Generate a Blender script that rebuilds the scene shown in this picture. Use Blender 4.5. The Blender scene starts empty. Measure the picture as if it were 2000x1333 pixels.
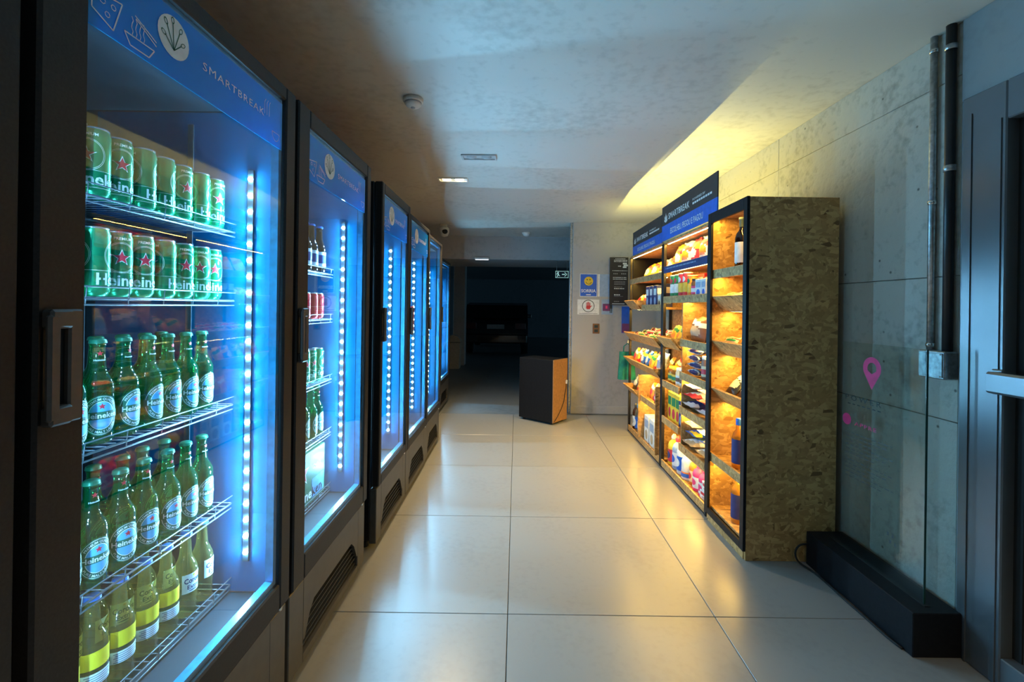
import bpy, bmesh, math, random
from mathutils import Vector, Matrix, noise as mnoise

random.seed(11)
S = bpy.context.scene
C = S.collection
R = math.radians

# ------------------------------------------------------------------ camera
# level camera, slight roll, principal point off centre (cropped frame): focal length 870 px of 2000
cam_d = bpy.data.cameras.new('camera')
cam_d.sensor_width = 36.0
cam_d.lens = 870 / 2000 * 36.0
cam_d.shift_x = (1000 - 1009) / 2000
cam_d.shift_y = (600 - 666.5) / 2000
cam_d.clip_start = 0.02
cam = bpy.data.objects.new('camera', cam_d)
C.objects.link(cam)
cam.matrix_world = Matrix.Translation((0, 0, 1.335)) @ Matrix.Rotation(R(90), 4, 'X') @ Matrix.Rotation(0.014, 4, 'Z')
S.camera = cam

# ------------------------------------------------------------------ world, exposure
w = bpy.data.worlds.new('world')
S.world = w
w.use_nodes = True
w.node_tree.nodes['Background'].inputs[0].default_value = (0.22, 0.50, 0.68, 1)
w.node_tree.nodes['Background'].inputs[1].default_value = 0.6
S.view_settings.view_transform = 'Standard'
S.view_settings.look = 'None'
S.view_settings.exposure = 0.0
S.view_settings.gamma = 1.0
S.view_settings.use_curve_mapping = False
S.cycles.max_bounces = 8
S.cycles.diffuse_bounces = 4
S.cycles.glossy_bounces = 3
S.cycles.transparent_max_bounces = 14

LED_BLUE = (0.26, 0.66, 1.0)       # fridge lighting
LED_WARM = (1.0, 0.61, 0.11)       # shelf lighting
SPOT_WARM = (1.0, 0.73, 0.38)      # ceiling downlights and the added fill lamp
LED_POWER = 1850.0
SHELF_POWER = 215.0
UPLIGHT_POWER = 400.0
SPOT_POWER = 110.0

# ------------------------------------------------------------------ materials
M = {}


def nt(name):
    m = bpy.data.materials.new(name)
    m.use_nodes = True
    t = m.node_tree
    p = t.nodes['Principled BSDF']
    M[name] = m
    return m, t, p


def sset(p, key, v):
    if key in p.inputs:
        p.inputs[key].default_value = v


def mat(name, col, rough=0.5, metal=0.0, vary=0.06, scale=30.0, bump=0.0, spec=0.5, coat=0.0):
    m, t, p = nt(name)
    tc = t.nodes.new('ShaderNodeTexCoord')
    n = t.nodes.new('ShaderNodeTexNoise')
    n.inputs['Scale'].default_value = scale
    n.inputs['Detail'].default_value = 4
    t.links.new(tc.outputs['Object'], n.inputs['Vector'])
    r = t.nodes.new('ShaderNodeValToRGB')
    a = 1 - vary * 2
    b = 1 + vary * 2
    r.color_ramp.elements[0].position = 0.3
    r.color_ramp.elements[1].position = 0.7
    r.color_ramp.elements[0].color = (col[0] * a, col[1] * a, col[2] * a, 1)
    r.color_ramp.elements[1].color = (min(1, col[0] * b), min(1, col[1] * b), min(1, col[2] * b), 1)
    t.links.new(n.outputs['Fac'], r.inputs['Fac'])
    t.links.new(r.outputs['Color'], p.inputs['Base Color'])
    p.inputs['Roughness'].default_value = rough
    p.inputs['Metallic'].default_value = metal
    sset(p, 'Specular IOR Level', spec)
    sset(p, 'Coat Weight', coat)
    if bump > 0:
        bn = t.nodes.new('ShaderNodeBump')
        bn.inputs['Strength'].default_value = bump
        bn.inputs['Distance'].default_value = 0.01
        t.links.new(n.outputs['Fac'], bn.inputs['Height'])
        t.links.new(bn.outputs['Normal'], p.inputs['Normal'])
    return m


def emis(name, col, strength, sample=True):
    m, t, p = nt(name)
    p.inputs['Base Color'].default_value = (*col, 1)
    sset(p, 'Emission Color', (*col, 1))
    sset(p, 'Emission Strength', strength)
    m.cycles.emission_sampling = 'FRONT' if sample else 'NONE'
    return m


def schlick(t, base):
    lw = t.nodes.new('ShaderNodeLayerWeight')
    lw.inputs['Blend'].default_value = 0.5
    pw = t.nodes.new('ShaderNodeMath')
    pw.operation = 'POWER'
    pw.inputs[1].default_value = 5.0
    t.links.new(lw.outputs['Facing'], pw.inputs[0])
    ma = t.nodes.new('ShaderNodeMath')
    ma.operation = 'MULTIPLY_ADD'
    ma.inputs[1].default_value = 1 - base
    ma.inputs[2].default_value = base
    t.links.new(pw.outputs[0], ma.inputs[0])
    return ma.outputs[0]


def glass(name, tint, base=0.05, body=0.0, body_col=(1, 1, 1), rough=0.0):
    """thin clear glass: tinted transmission, Fresnel reflection, a little scattering"""
    m, t, p = nt(name)
    t.nodes.remove(p)
    out = t.nodes['Material Output']
    tr = t.nodes.new('ShaderNodeBsdfTransparent')
    tr.inputs[0].default_value = (*tint, 1)
    gl = t.nodes.new('ShaderNodeBsdfGlossy')
    gl.inputs['Roughness'].default_value = rough
    gl.inputs[0].default_value = (1, 1, 1, 1)
    mx = t.nodes.new('ShaderNodeMixShader')
    t.links.new(schlick(t, base), mx.inputs[0])
    src = tr.outputs[0]
    if body > 0:
        d = t.nodes.new('ShaderNodeBsdfDiffuse')
        d.inputs[0].default_value = (*body_col, 1)
        tl = t.nodes.new('ShaderNodeBsdfTranslucent')
        tl.inputs[0].default_value = (*body_col, 1)
        m1 = t.nodes.new('ShaderNodeMixShader')
        m1.inputs[0].default_value = 0.5
        t.links.new(d.outputs[0], m1.inputs[1])
        t.links.new(tl.outputs[0], m1.inputs[2])
        m2 = t.nodes.new('ShaderNodeMixShader')
        m2.inputs[0].default_value = body
        t.links.new(tr.outputs[0], m2.inputs[1])
        t.links.new(m1.outputs[0], m2.inputs[2])
        src = m2.outputs[0]
    t.links.new(src, mx.inputs[1])
    t.links.new(gl.outputs[0], mx.inputs[2])
    t.links.new(mx.outputs[0], out.inputs['Surface'])
    return m


def concrete(name, c0, c1, scale=1.2, rough=0.6, bump=0.12, pits=0.0, rough_lo=None):
    m, t, p = nt(name)
    tc = t.nodes.new('ShaderNodeTexCoord')
    n1 = t.nodes.new('ShaderNodeTexNoise')
    n1.inputs['Scale'].default_value = scale
    n1.inputs['Detail'].default_value = 9
    n1.inputs['Roughness'].default_value = 0.62
    n1.inputs['Distortion'].default_value = 0.5
    t.links.new(tc.outputs['Object'], n1.inputs['Vector'])
    n2 = t.nodes.new('ShaderNodeTexNoise')
    n2.inputs['Scale'].default_value = scale * 14
    n2.inputs['Detail'].default_value = 6
    t.links.new(tc.outputs['Object'], n2.inputs['Vector'])
    mixf = t.nodes.new('ShaderNodeMath')
    mixf.operation = 'MULTIPLY_ADD'
    mixf.inputs[1].default_value = 0.6
    t.links.new(n2.outputs['Fac'], mixf.inputs[0])
    m7 = t.nodes.new('ShaderNodeMath')
    m7.operation = 'MULTIPLY'
    m7.inputs[1].default_value = 0.7
    t.links.new(n1.outputs['Fac'], m7.inputs[0])
    t.links.new(m7.outputs[0], mixf.inputs[2])
    r = t.nodes.new('ShaderNodeValToRGB')
    r.color_ramp.elements[0].position = 0.36
    r.color_ramp.elements[1].position = 0.64
    r.color_ramp.elements[0].color = (*c0, 1)
    r.color_ramp.elements[1].color = (*c1, 1)
    t.links.new(mixf.outputs[0], r.inputs['Fac'])
    col = r.outputs['Color']
    hgt = mixf.outputs[0]
    if pits > 0:
        v = t.nodes.new('ShaderNodeTexVoronoi')
        v.inputs['Scale'].default_value = 9.0
        t.links.new(tc.outputs['Object'], v.inputs['Vector'])
        lt = t.nodes.new('ShaderNodeValToRGB')
        lt.color_ramp.elements[0].position = 0.03
        lt.color_ramp.elements[1].position = 0.075
        lt.color_ramp.elements[0].color = (1 - pits, 1 - pits, 1 - pits, 1)
        t.links.new(v.outputs['Distance'], lt.inputs['Fac'])
        mu = t.nodes.new('ShaderNodeMix')
        mu.data_type = 'RGBA'
        mu.blend_type = 'MULTIPLY'
        mu.inputs[0].default_value = 1.0
        t.links.new(col, mu.inputs[6])
        t.links.new(lt.outputs['Color'], mu.inputs[7])
        col = mu.outputs[2]
    t.links.new(col, p.inputs['Base Color'])
    p.inputs['Roughness'].default_value = rough
    if rough_lo is not None:
        rr = t.nodes.new('ShaderNodeMapRange')
        rr.inputs['From Min'].default_value = 0.6
        rr.inputs['From Max'].default_value = 0.7
        rr.inputs['To Min'].default_value = rough_lo
        rr.inputs['To Max'].default_value = rough
        t.links.new(n1.outputs['Fac'], rr.inputs['Value'])
        t.links.new(rr.outputs[0], p.inputs['Roughness'])
    bn = t.nodes.new('ShaderNodeBump')
    bn.inputs['Strength'].default_value = bump
    bn.inputs['Distance'].default_value = 0.02
    t.links.new(hgt, bn.inputs['Height'])
    t.links.new(bn.outputs['Normal'], p.inputs['Normal'])
    return m


def osb(name, cols):
    """oriented strand board: flakes of several directions, each with its own tone"""
    m, t, p = nt(name)
    tc = t.nodes.new('ShaderNodeTexCoord')
    wn = t.nodes.new('ShaderNodeTexNoise')
    wn.inputs['Scale'].default_value = 6
    t.links.new(tc.outputs['Object'], wn.inputs['Vector'])
    vals = []
    for k, (rot, sc) in enumerate((((0.2, 0.1, 0.3), (62, 55, 17)), ((0.9, 0.8, 0.2), (60, 52, 17)), ((-0.8, -0.9, 0.1), (58, 50, 15)), ((1.5, 1.4, 0.2), (60, 55, 18)))):
        mr = t.nodes.new('ShaderNodeMapping')
        mr.inputs['Rotation'].default_value = rot
        t.links.new(tc.outputs['Object'], mr.inputs['Vector'])
        mp = t.nodes.new('ShaderNodeMapping')
        mp.inputs['Scale'].default_value = sc
        mp.inputs['Location'].default_value = (k * 3.1, k * 1.7, k)
        t.links.new(mr.outputs['Vector'], mp.inputs['Vector'])
        ad = t.nodes.new('ShaderNodeVectorMath')
        ad.operation = 'MULTIPLY_ADD'
        ad.inputs[1].default_value = (1.2, 1.2, 0.6)
        t.links.new(wn.outputs['Color'], ad.inputs[0])
        t.links.new(mp.outputs['Vector'], ad.inputs[2])
        v = t.nodes.new('ShaderNodeTexVoronoi')
        v.inputs['Scale'].default_value = 1.0
        t.links.new(ad.outputs[0], v.inputs['Vector'])
        sp = t.nodes.new('ShaderNodeSeparateColor')
        t.links.new(v.outputs['Color'], sp.inputs[0])
        vals.append((sp.outputs[0], sp.outputs[1]))
    # pick layer by the random of the first
    mx = None
    cur = vals[0][0]
    for k in (1, 2, 3):
        gt = t.nodes.new('ShaderNodeMath')
        gt.operation = 'GREATER_THAN'
        gt.inputs[1].default_value = (0.5, 0.55, 0.6, 0.7)[k]
        t.links.new(vals[k][1], gt.inputs[0])
        mi = t.nodes.new('ShaderNodeMix')
        t.links.new(gt.outputs[0], mi.inputs[0])
        t.links.new(cur, mi.inputs[2])
        t.links.new(vals[k][0], mi.inputs[3])
        cur = mi.outputs[0]
    r = t.nodes.new('ShaderNodeValToRGB')
    r.color_ramp.elements[0].position = 0.0
    r.color_ramp.elements[0].color = (*cols[0], 1)
    r.color_ramp.elements[1].position = 1.0
    r.color_ramp.elements[1].color = (*cols[3], 1)
    for pos, c in ((0.05, cols[1]), (0.55, cols[2])):
        e = r.color_ramp.elements.new(pos)
        e.color = (*c, 1)
    t.links.new(cur, r.inputs['Fac'])
    t.links.new(r.outputs['Color'], p.inputs['Base Color'])
    p.inputs['Roughness'].default_value = 0.55
    bn = t.nodes.new('ShaderNodeBump')
    bn.inputs['Strength'].default_value = 0.25
    bn.inputs['Distance'].default_value = 0.004
    t.links.new(cur, bn.inputs['Height'])
    t.links.new(bn.outputs['Normal'], p.inputs['Normal'])
    return m


concrete('ceiling_cement', (0.40, 0.39, 0.36), (0.58, 0.57, 0.53), 1.4, 0.55, 0.06)
concrete('wall_concrete', (0.22, 0.215, 0.185), (0.47, 0.46, 0.41), 2.0, 0.6, 0.4, pits=0.75)
concrete('pillar_cement', (0.30, 0.30, 0.30), (0.42, 0.42, 0.42), 1.5, 0.55, 0.06)
concrete('tile_stone', (0.225, 0.222, 0.212), (0.265, 0.262, 0.250), 2.2, 0.30, 0.004)
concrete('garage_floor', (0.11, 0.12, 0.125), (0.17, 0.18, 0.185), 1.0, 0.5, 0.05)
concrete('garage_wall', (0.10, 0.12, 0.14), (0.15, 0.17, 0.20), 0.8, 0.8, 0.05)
concrete('wall_paint', (0.21, 0.235, 0.245), (0.26, 0.285, 0.295), 2.0, 0.6, 0.05)
mat('grout', (0.10, 0.095, 0.085), 0.9)
osb('osb', ((0.17, 0.08, 0.022), (0.37, 0.195, 0.060), (0.48, 0.270, 0.090), (0.64, 0.39, 0.15)))
mat('black_paint', (0.010, 0.011, 0.014), 0.45, 0.0, 0.1, 60, spec=0.15)
mat('black_metal', (0.02, 0.02, 0.022), 0.35, 0.4, 0.1, 60)
mat('fridge_side', (0.007, 0.008, 0.011), 0.4, 0.0, 0.1, 20, spec=0.3)
mat('fridge_door', (0.016, 0.015, 0.016), 0.5, 0.0, 0.12, 180, bump=0.03, spec=0.3)
mat('fridge_base', (0.085, 0.078, 0.068), 0.42, 0.2, 0.05, 25)
mat('blue_glow_panel', (0.0, 0.105, 0.25), 0.25, 0.0, 0.03, 10)  # blue light of the fridge LEDs put into the base colour
mat('fridge_liner', (0.022, 0.03, 0.04), 0.38, 0.0, 0.03, 10)
mat('handle_plastic', (0.075, 0.07, 0.068), 0.4, 0.0, 0.05, 80)
mat('hole_dark', (0.004, 0.004, 0.005), 0.7)
mat('vent_black', (0.012, 0.012, 0.012), 0.45)
mat('strip_metal', (0.5, 0.5, 0.5), 0.3, 0.6, 0.1, 40)
mat('spacer_metal', (0.03, 0.26, 0.50), 0.3, 0.5, 0.1, 40)  # cyan of the fridge LEDs put into the aluminium's colour
mat('chrome', (0.72, 0.74, 0.76), 0.18, 1.0, 0.03, 50)
mat('shelf_wire', (0.16, 0.18, 0.20), 0.35, 0.6, 0.05, 50)
mat('clear_rail', (0.012, 0.014, 0.018), 0.6, 0.0, 0.05, 50, spec=0.1)
glass('door_glass', (0.93, 0.96, 0.97), 0.028)
glass('panel_glass', (0.90, 0.94, 0.925), 0.05)
mat('glass_edge', (0.02, 0.07, 0.06), 0.15)
glass('decal_film', (0.0, 0.12, 0.32), 0.04, 0.75, (0.0, 0.40, 0.82))
glass('decal_white', (0.6, 0.7, 0.8), 0.04, 0.8, (0.75, 0.82, 0.78))
mat('print_white', (0.80, 0.82, 0.82), 0.5)
mat('print_pale', (0.70, 0.78, 0.72), 0.5)
mat('print_grey', (0.35, 0.35, 0.36), 0.6)
mat('print_faint', (0.09, 0.10, 0.10), 0.6)
mat('print_ink', (0.03, 0.05, 0.05), 0.6)
mat('print_red', (0.62, 0.03, 0.05), 0.45)
mat('print_pink', (0.80, 0.05, 0.22), 0.5)
mat('print_navy', (0.02, 0.03, 0.16), 0.5)
mat('print_blue', (0.01, 0.12, 0.62), 0.45)
mat('print_yellow', (0.85, 0.56, 0.03), 0.45)
mat('print_purple', (0.16, 0.04, 0.16), 0.5)
mat('print_green', (0.02, 0.22, 0.07), 0.45)
mat('print_skyblue', (0.30, 0.43, 0.62), 0.4)
mat('carton_blue', (0.10, 0.26, 0.45), 0.5)
mat('sign_black', (0.028, 0.024, 0.027), 0.5)
mat('can_green', (0.01, 0.30, 0.12), 0.24, 0.55, 0.08, 60)
mat('can_green_dark', (0.01, 0.16, 0.07), 0.26, 0.55, 0.08, 60)
mat('can_red', (0.55, 0.03, 0.04), 0.26, 0.5, 0.08, 60)
mat('can_blue', (0.03, 0.12, 0.5), 0.26, 0.5, 0.08, 60)
mat('can_silver', (0.70, 0.72, 0.73), 0.25, 0.9, 0.04, 60)
glass('bottle_green', (0.20, 0.66, 0.36), 0.05, 0.16, (0.005, 0.24, 0.10))
glass('bottle_clear', (0.84, 0.78, 0.50), 0.05, 0.16, (0.50, 0.40, 0.14))
glass('bottle_brown', (0.40, 0.22, 0.10), 0.07, 0.3, (0.12, 0.05, 0.02))
glass('bottle_amber', (0.80, 0.55, 0.15), 0.07, 0.4, (0.75, 0.42, 0.05))
glass('bottle_water', (0.88, 0.93, 0.96), 0.06, 0.10, (0.6, 0.75, 0.85))
glass('bottle_wine', (0.03, 0.02, 0.02), 0.06, 0.8, (0.012, 0.006, 0.008))
mat('cap_green', (0.02, 0.20, 0.11), 0.3, 0.3)
mat('cap_blue', (0.05, 0.18, 0.6), 0.35)
mat('label_green', (0.01, 0.11, 0.06), 0.5)
mat('label_white', (0.78, 0.82, 0.83), 0.5)
mat('label_blue', (0.09, 0.38, 0.66), 0.5)
mat('label_yellow', (0.85, 0.60, 0.02), 0.45)
mat('carton_green', (0.015, 0.13, 0.06), 0.5)
mat('cardboard', (0.30, 0.155, 0.065), 0.75, 0.0, 0.08, 40)
mat('box_metal', (0.32, 0.36, 0.38), 0.42, 0.8, 0.2, 40)
mat('galvanised', (0.45, 0.48, 0.50), 0.35, 0.85, 0.15, 60)
mat('pipe_black', (0.012, 0.014, 0.017), 0.4)
mat('cream_plastic', (0.62, 0.58, 0.52), 0.5)
mat('door_steel', (0.13, 0.145, 0.16), 0.22, 0.35, 0.05, 3)
mat('door_leaf_grey', (0.20, 0.185, 0.16), 0.5)
mat('bin_beige', (0.40, 0.36, 0.30), 0.5)
mat('teal_cloth', (0.005, 0.21, 0.17), 0.8, 0.0, 0.12, 25, bump=0.3)
mat('car_paint', (0.012, 0.012, 0.016), 0.2, 0.2, coat=0.5)
mat('car_glass', (0.01, 0.012, 0.015), 0.08)
mat('tail_red', (0.07, 0.004, 0.006), 0.3)
mat('rubber', (0.012, 0.012, 0.012), 0.7)
mat('plate_grey', (0.4, 0.4, 0.4), 0.5)
emis('led_blue', LED_BLUE, LED_POWER)
emis('led_warm', LED_WARM, SHELF_POWER)
emis('led_up', (1.0, 0.84, 0.24), UPLIGHT_POWER)
emis('lamp_face', (1.0, 0.74, 0.32), 30, False)
emis('tube_face', (0.9, 0.93, 1.0), 1.6, False)
emis('exit_face', (0.55, 0.85, 0.75), 0.5, False)

# ------------------------------------------------------------------ mesh helpers


class MB:
    def __init__(self):
        self.v, self.f, self.m, self.s = [], [], [], []

    def add(self, vs, fs, mi=0, smooth=False):
        o = len(self.v)
        self.v += [tuple(p) for p in vs]
        for f in fs:
            self.f.append(tuple(i + o for i in f))
            self.m.append(mi)
            self.s.append(smooth)
        return self

    def box(self, x0, x1, y0, y1, z0, z1, mi=0, b=0.0):
        if b <= 0:
            vs = [(x, y, z) for z in (z0, z1) for y in (y0, y1) for x in (x0, x1)]
            return self.add(vs, [(0, 2, 3, 1), (4, 5, 7, 6), (0, 1, 5, 4), (2, 6, 7, 3), (0, 4, 6, 2), (1, 3, 7, 5)], mi)
        b = min(b, 0.49 * (x1 - x0), 0.49 * (y1 - y0), 0.49 * (z1 - z0))
        bm = bmesh.new()
        vs = [bm.verts.new((x, y, z)) for z in (z0, z1) for y in (y0, y1) for x in (x0, x1)]
        for q in [(0, 2, 3, 1), (4, 5, 7, 6), (0, 1, 5, 4), (2, 6, 7, 3), (0, 4, 6, 2), (1, 3, 7, 5)]:
            bm.faces.new([vs[i] for i in q])
        bmesh.ops.bevel(bm, geom=list(bm.edges), offset=b, segments=1, affect='EDGES', profile=0.5)
        bm.verts.index_update()
        self.add([v.co[:] for v in bm.verts], [[v.index for v in f.verts] for f in bm.faces], mi)
        bm.free()
        return self

    def lathe(self, prof, n=16, mi=0, cx=0.0, cy=0.0, z0=0.0, smooth=True, mis=None):
        vs, fs = [], []
        rings = []
        for r, z in prof:
            if r < 1e-6:
                rings.append([len(vs)])
                vs.append((cx, cy, z + z0))
            else:
                rings.append(list(range(len(vs), len(vs) + n)))
                vs += [(cx + r * math.cos(2 * math.pi * k / n), cy + r * math.sin(2 * math.pi * k / n), z + z0) for k in range(n)]
        o = len(self.v)
        self.v += vs
        for i in range(len(rings) - 1):
            a, b = rings[i], rings[i + 1]
            q = mi if mis is None else mis[i]
            for k in range(n):
                k2 = (k + 1) % n
                if len(a) == 1 and len(b) == 1:
                    continue
                if len(a) == 1:
                    f = (a[0], b[k2], b[k])
                elif len(b) == 1:
                    f = (a[k], a[k2], b[0])
                else:
                    f = (a[k], a[k2], b[k2], b[k])
                self.f.append(tuple(j + o for j in f))
                self.m.append(q)
                self.s.append(smooth)
        return self

    def tube(self, pts, r, n=8, mi=0, smooth=True):
        pts = [Vector(p) for p in pts]
        vs, fs = [], []
        up = None
        for i, p in enumerate(pts):
            d = (pts[min(i + 1, len(pts) - 1)] - pts[max(i - 1, 0)]).normalized()
            if up is None:
                up = Vector((0, 0, 1)) if abs(d.z) < 0.9 else Vector((1, 0, 0))
            a = d.cross(up).normalized()
            b = a.cross(d).normalized()
            up = b
            vs += [p + (a * math.cos(2 * math.pi * k / n) + b * math.sin(2 * math.pi * k / n)) * r for k in range(n)]
        for i in range(len(pts) - 1):
            for k in range(n):
                k2 = (k + 1) % n
                fs.append((i * n + k, i * n + k2, (i + 1) * n + k2, (i + 1) * n + k))
        fs.append(tuple(range(n - 1, -1, -1)))
        fs.append(tuple((len(pts) - 1) * n + k for k in range(n)))
        return self.add(vs, fs, mi, smooth)

    def prism(self, poly, to3, t0, t1, mi=0):
        """poly: 2-D outline; to3(u, v, t) -> 3-D point"""
        n = len(poly)
        vs = [to3(u, v, t0) for u, v in poly] + [to3(u, v, t1) for u, v in poly]
        fs = [tuple(range(n - 1, -1, -1)), tuple(range(n, 2 * n))]
        fs += [(k, (k + 1) % n, (k + 1) % n + n, k + n) for k in range(n)]
        return self.add(vs, fs, mi)

    def face(self, pts, mi=0):
        return self.add(pts, [tuple(range(len(pts)))], mi)

    def mesh(self, name, mats, org=(0, 0, 0)):
        me = bpy.data.meshes.new(name)
        o = Vector(org)
        me.from_pydata([Vector(p) - o for p in self.v], [], self.f)
        for m in mats:
            me.materials.append(M[m])
        me.polygons.foreach_set('material_index', self.m)
        me.polygons.foreach_set('use_smooth', self.s)
        bm = bmesh.new()
        bm.from_mesh(me)
        bmesh.ops.recalc_face_normals(bm, faces=bm.faces)
        bm.to_mesh(me)
        bm.free()
        me.update()
        return me


def tag(o, label=None, cat=None, group=None, kind=None):
    if label:
        o['label'] = label
    if cat:
        o['category'] = cat
    if group:
        o['group'] = group
    if kind:
        o['kind'] = kind
    return o


WLOC = {}


def thing(name, loc, label, cat, group=None, rz=0.0):
    o = bpy.data.objects.new(name, None)
    o.empty_display_size = 0.05
    C.objects.link(o)
    o.location = loc
    o.rotation_euler = (0, 0, rz)
    WLOC[o.name] = Vector(loc)
    return tag(o, label, cat, group)


def ob(name, mb, mats, parent=None, loc=None, rot=None, world=False, org=None):
    """link one mesh object; world=True: mb is in world coordinates and the parent is unrotated"""
    if isinstance(mats, str):
        mats = [mats]
    if org is None:
        org = (0, 0, 0)
        if world and parent is not None:
            org = WLOC[parent.name]
    me = mb if isinstance(mb, bpy.types.Mesh) else mb.mesh(name, mats, org)
    o = bpy.data.objects.new(name, me)
    C.objects.link(o)
    if parent is not None:
        o.parent = parent
        WLOC[o.name] = WLOC.get(parent.name, Vector()) + Vector(loc or (0, 0, 0))
    if loc is not None:
        o.location = loc
    if rot is not None:
        o.rotation_euler = rot
    return o


def struct(name, mb, mats, label=None, cat=None):
    o = ob(name, mb, mats)
    o['kind'] = 'structure'
    WLOC[o.name] = Vector()
    tag(o, label, cat)
    return o


_tc = {}


def text_geo(s, bold=0.0, spacing=1.0):
    key = (s, bold, spacing)
    if key not in _tc:
        cu = bpy.data.curves.new('lettering', 'FONT')
        cu.body = s
        cu.size = 1.0
        cu.resolution_u = 2
        cu.offset = bold
        cu.space_character = spacing
        o = bpy.data.objects.new('lettering_source', cu)
        C.objects.link(o)
        dg = bpy.context.evaluated_depsgraph_get()
        me = o.evaluated_get(dg).to_mesh()
        vs = [(v.co.x, v.co.y) for v in me.vertices]
        fs = [tuple(p.vertices) for p in me.polygons]
        o.evaluated_get(dg).to_mesh_clear()
        bpy.data.objects.remove(o)
        bpy.data.curves.remove(cu)
        xs = [v[0] for v in vs] or [0]
        _tc[key] = (vs, fs, min(xs), max(xs))
    return _tc[key]


def flat_text(mb, s, size, org, right, up, mi=0, align='C', bold=0.0, spacing=1.0, width=None):
    vs, fs, a, b = text_geo(s, bold, spacing)
    org, right, up = Vector(org), Vector(right), Vector(up)
    sx = size if width is None else width / (b - a)
    off = {'C': -(a + b) / 2, 'L': -a, 'R': -b}[align]
    mb.add([org + right * ((x + off) * sx) + up * (y * size) for x, y in vs], fs, mi)


def wrap_text(mb, s, size, r, z, ang=0.0, mi=0, bold=0.0, spacing=1.0, width=None, path=None):
    vs, fs, a, b = text_geo(s, bold, spacing)
    sx = size if width is None else width / (b - a)
    pts = []
    for x, y in vs:
        u, v = (x - (a + b) / 2) * sx, y * size
        if path:
            u, v = path(u, v)
        th = ang + u / r
        pts.append((r * math.cos(th), r * math.sin(th), z + v))
    mb.add(pts, fs, mi)


def wrap_patch(mb, outline, r, z, ang=0.0, mi=0, cu=0.0, cv=0.0):
    """star-shaped outline (u, v) wrapped on a cylinder as rings of quads"""
    n = len(outline)
    levels = 7
    vs = [(cu, cv)]
    for l in range(1, levels + 1):
        k = l / levels
        vs += [(cu + (u - cu) * k, cv + (v - cv) * k) for u, v in outline]
    fs = [(0, 1 + k, 1 + (k + 1) % n) for k in range(n)]
    for l in range(levels - 1):
        a, b = 1 + l * n, 1 + (l + 1) * n
        fs += [(a + k, b + k, b + (k + 1) % n, a + (k + 1) % n) for k in range(n)]
    mb.add([(r * math.cos(ang + u / r), r * math.sin(ang + u / r), z + v) for u, v in vs], fs, mi)


def ellipse(a, b, n=28):
    return [(a * math.cos(2 * math.pi * k / n), b * math.sin(2 * math.pi * k / n)) for k in range(n)]


def star(r, inner=0.42, n=5):
    return [((r if k % 2 == 0 else r * inner) * math.sin(math.pi * k / n), (r if k % 2 == 0 else r * inner) * math.cos(math.pi * k / n)) for k in range(2 * n)]


ORD = ['first', 'second', 'third', 'fourth', 'fifth', 'sixth', 'seventh', 'eighth', 'ninth', 'tenth', 'eleventh', 'twelfth', 'thirteenth', 'fourteenth']


def inst(proto, name, loc, rz, label, cat, group, tilt=None):
    """proto: list of (part name, mesh, [sub-parts]); copies share mesh data"""
    t = thing(name, loc, label, cat, group, rz)
    if tilt:
        t.rotation_euler = (tilt[0], tilt[1], rz)
    for pn, me, subs in proto:
        o = bpy.data.objects.new(pn, me)
        C.objects.link(o)
        o.parent = t
        for sn, sm in subs:
            q = bpy.data.objects.new(sn, sm)
            C.objects.link(q)
            q.parent = o
    return t
# ------------------------------------------------------------------ the room
XW = 1.765      # right wall
ZC = 2.5
YB = 5.62       # far pier

floor = struct('floor', MB().box(-1.9, 1.95, -3.5, 5.53, -0.12, -0.012), 'grout', 'large square pale stone floor tiles with thin dark joints', 'floor')
tile_me = MB().box(-0.4485, 0.4485, -0.4485, 0.4485, -0.014, 0.0, b=0.0012).mesh('tile', ['tile_stone'])
for i in range(4):
    for j in range(10):
        ob('tile', tile_me, None, floor, loc=(-1.37 + 0.9 * i, -3.015 + 0.9 * j, 0))
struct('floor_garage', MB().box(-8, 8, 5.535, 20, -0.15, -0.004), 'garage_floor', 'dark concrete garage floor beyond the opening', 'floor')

prof = [(-3.5, ZC), (4.35, ZC), (5.62, 2.415), (6.83, 2.415), (6.83, 2.7), (-3.5, 2.7)]
struct('ceiling', MB().prism(prof, lambda u, v, t: (t, u, v), -1.75, 1.95), 'ceiling_cement', 'smooth grey cement ceiling above the aisle', 'ceiling')
struct('beam', MB().box(-1.75, 1.95, 6.83, 8.1, 2.06, 2.7, b=0.004), 'pillar_cement', 'cement lintel beam over the dark garage opening', 'beam')

wr = MB()
wr.box(XW + 0.012, 1.95, 1.75, 8.1, 0, 2.7)
wr.box(XW + 0.012, 1.95, -3.5, 0.74, 0, 2.7)
wr.box(XW + 0.012, 1.95, 0.74, 1.75, 2.17, 2.7)
wall_right = struct('wall_right', wr, 'grout', 'rough grey board-formed concrete wall behind the shelves', 'wall')
for y0, y1 in ((1.775, 3.02), (3.024, 4.30), (4.304, 5.62)):
    for z0, z1 in ((0, 0.894), (0.897, 1.484), (1.487, 2.287), (2.290, 2.5)):
        ob('concrete_panel', MB().box(XW - 0.002 * random.random(), XW + 0.02, y0, y1, z0, z1, b=0.002), 'wall_concrete', wall_right)
ob('painted_plaster', MB().box(XW - 0.006, XW + 0.02, -3.5, 1.772, 2.172, 2.5, b=0.002), 'wall_paint', wall_right)
ob('painted_plaster', MB().box(XW - 0.006, XW + 0.02, -3.5, 0.735, 0, 2.17, b=0.002), 'wall_paint', wall_right)
ob('plaster_edge', MB().box(XW - 0.004, XW + 0.02, 1.752, 1.773, 0, 2.172, b=0.002), 'wall_paint', wall_right)
struct('wall_left', MB().box(-1.75, -1.6, -3.5, 8.1, 0, 2.7), 'pillar_cement', 'cement wall hidden behind the row of fridges', 'wall')
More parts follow.
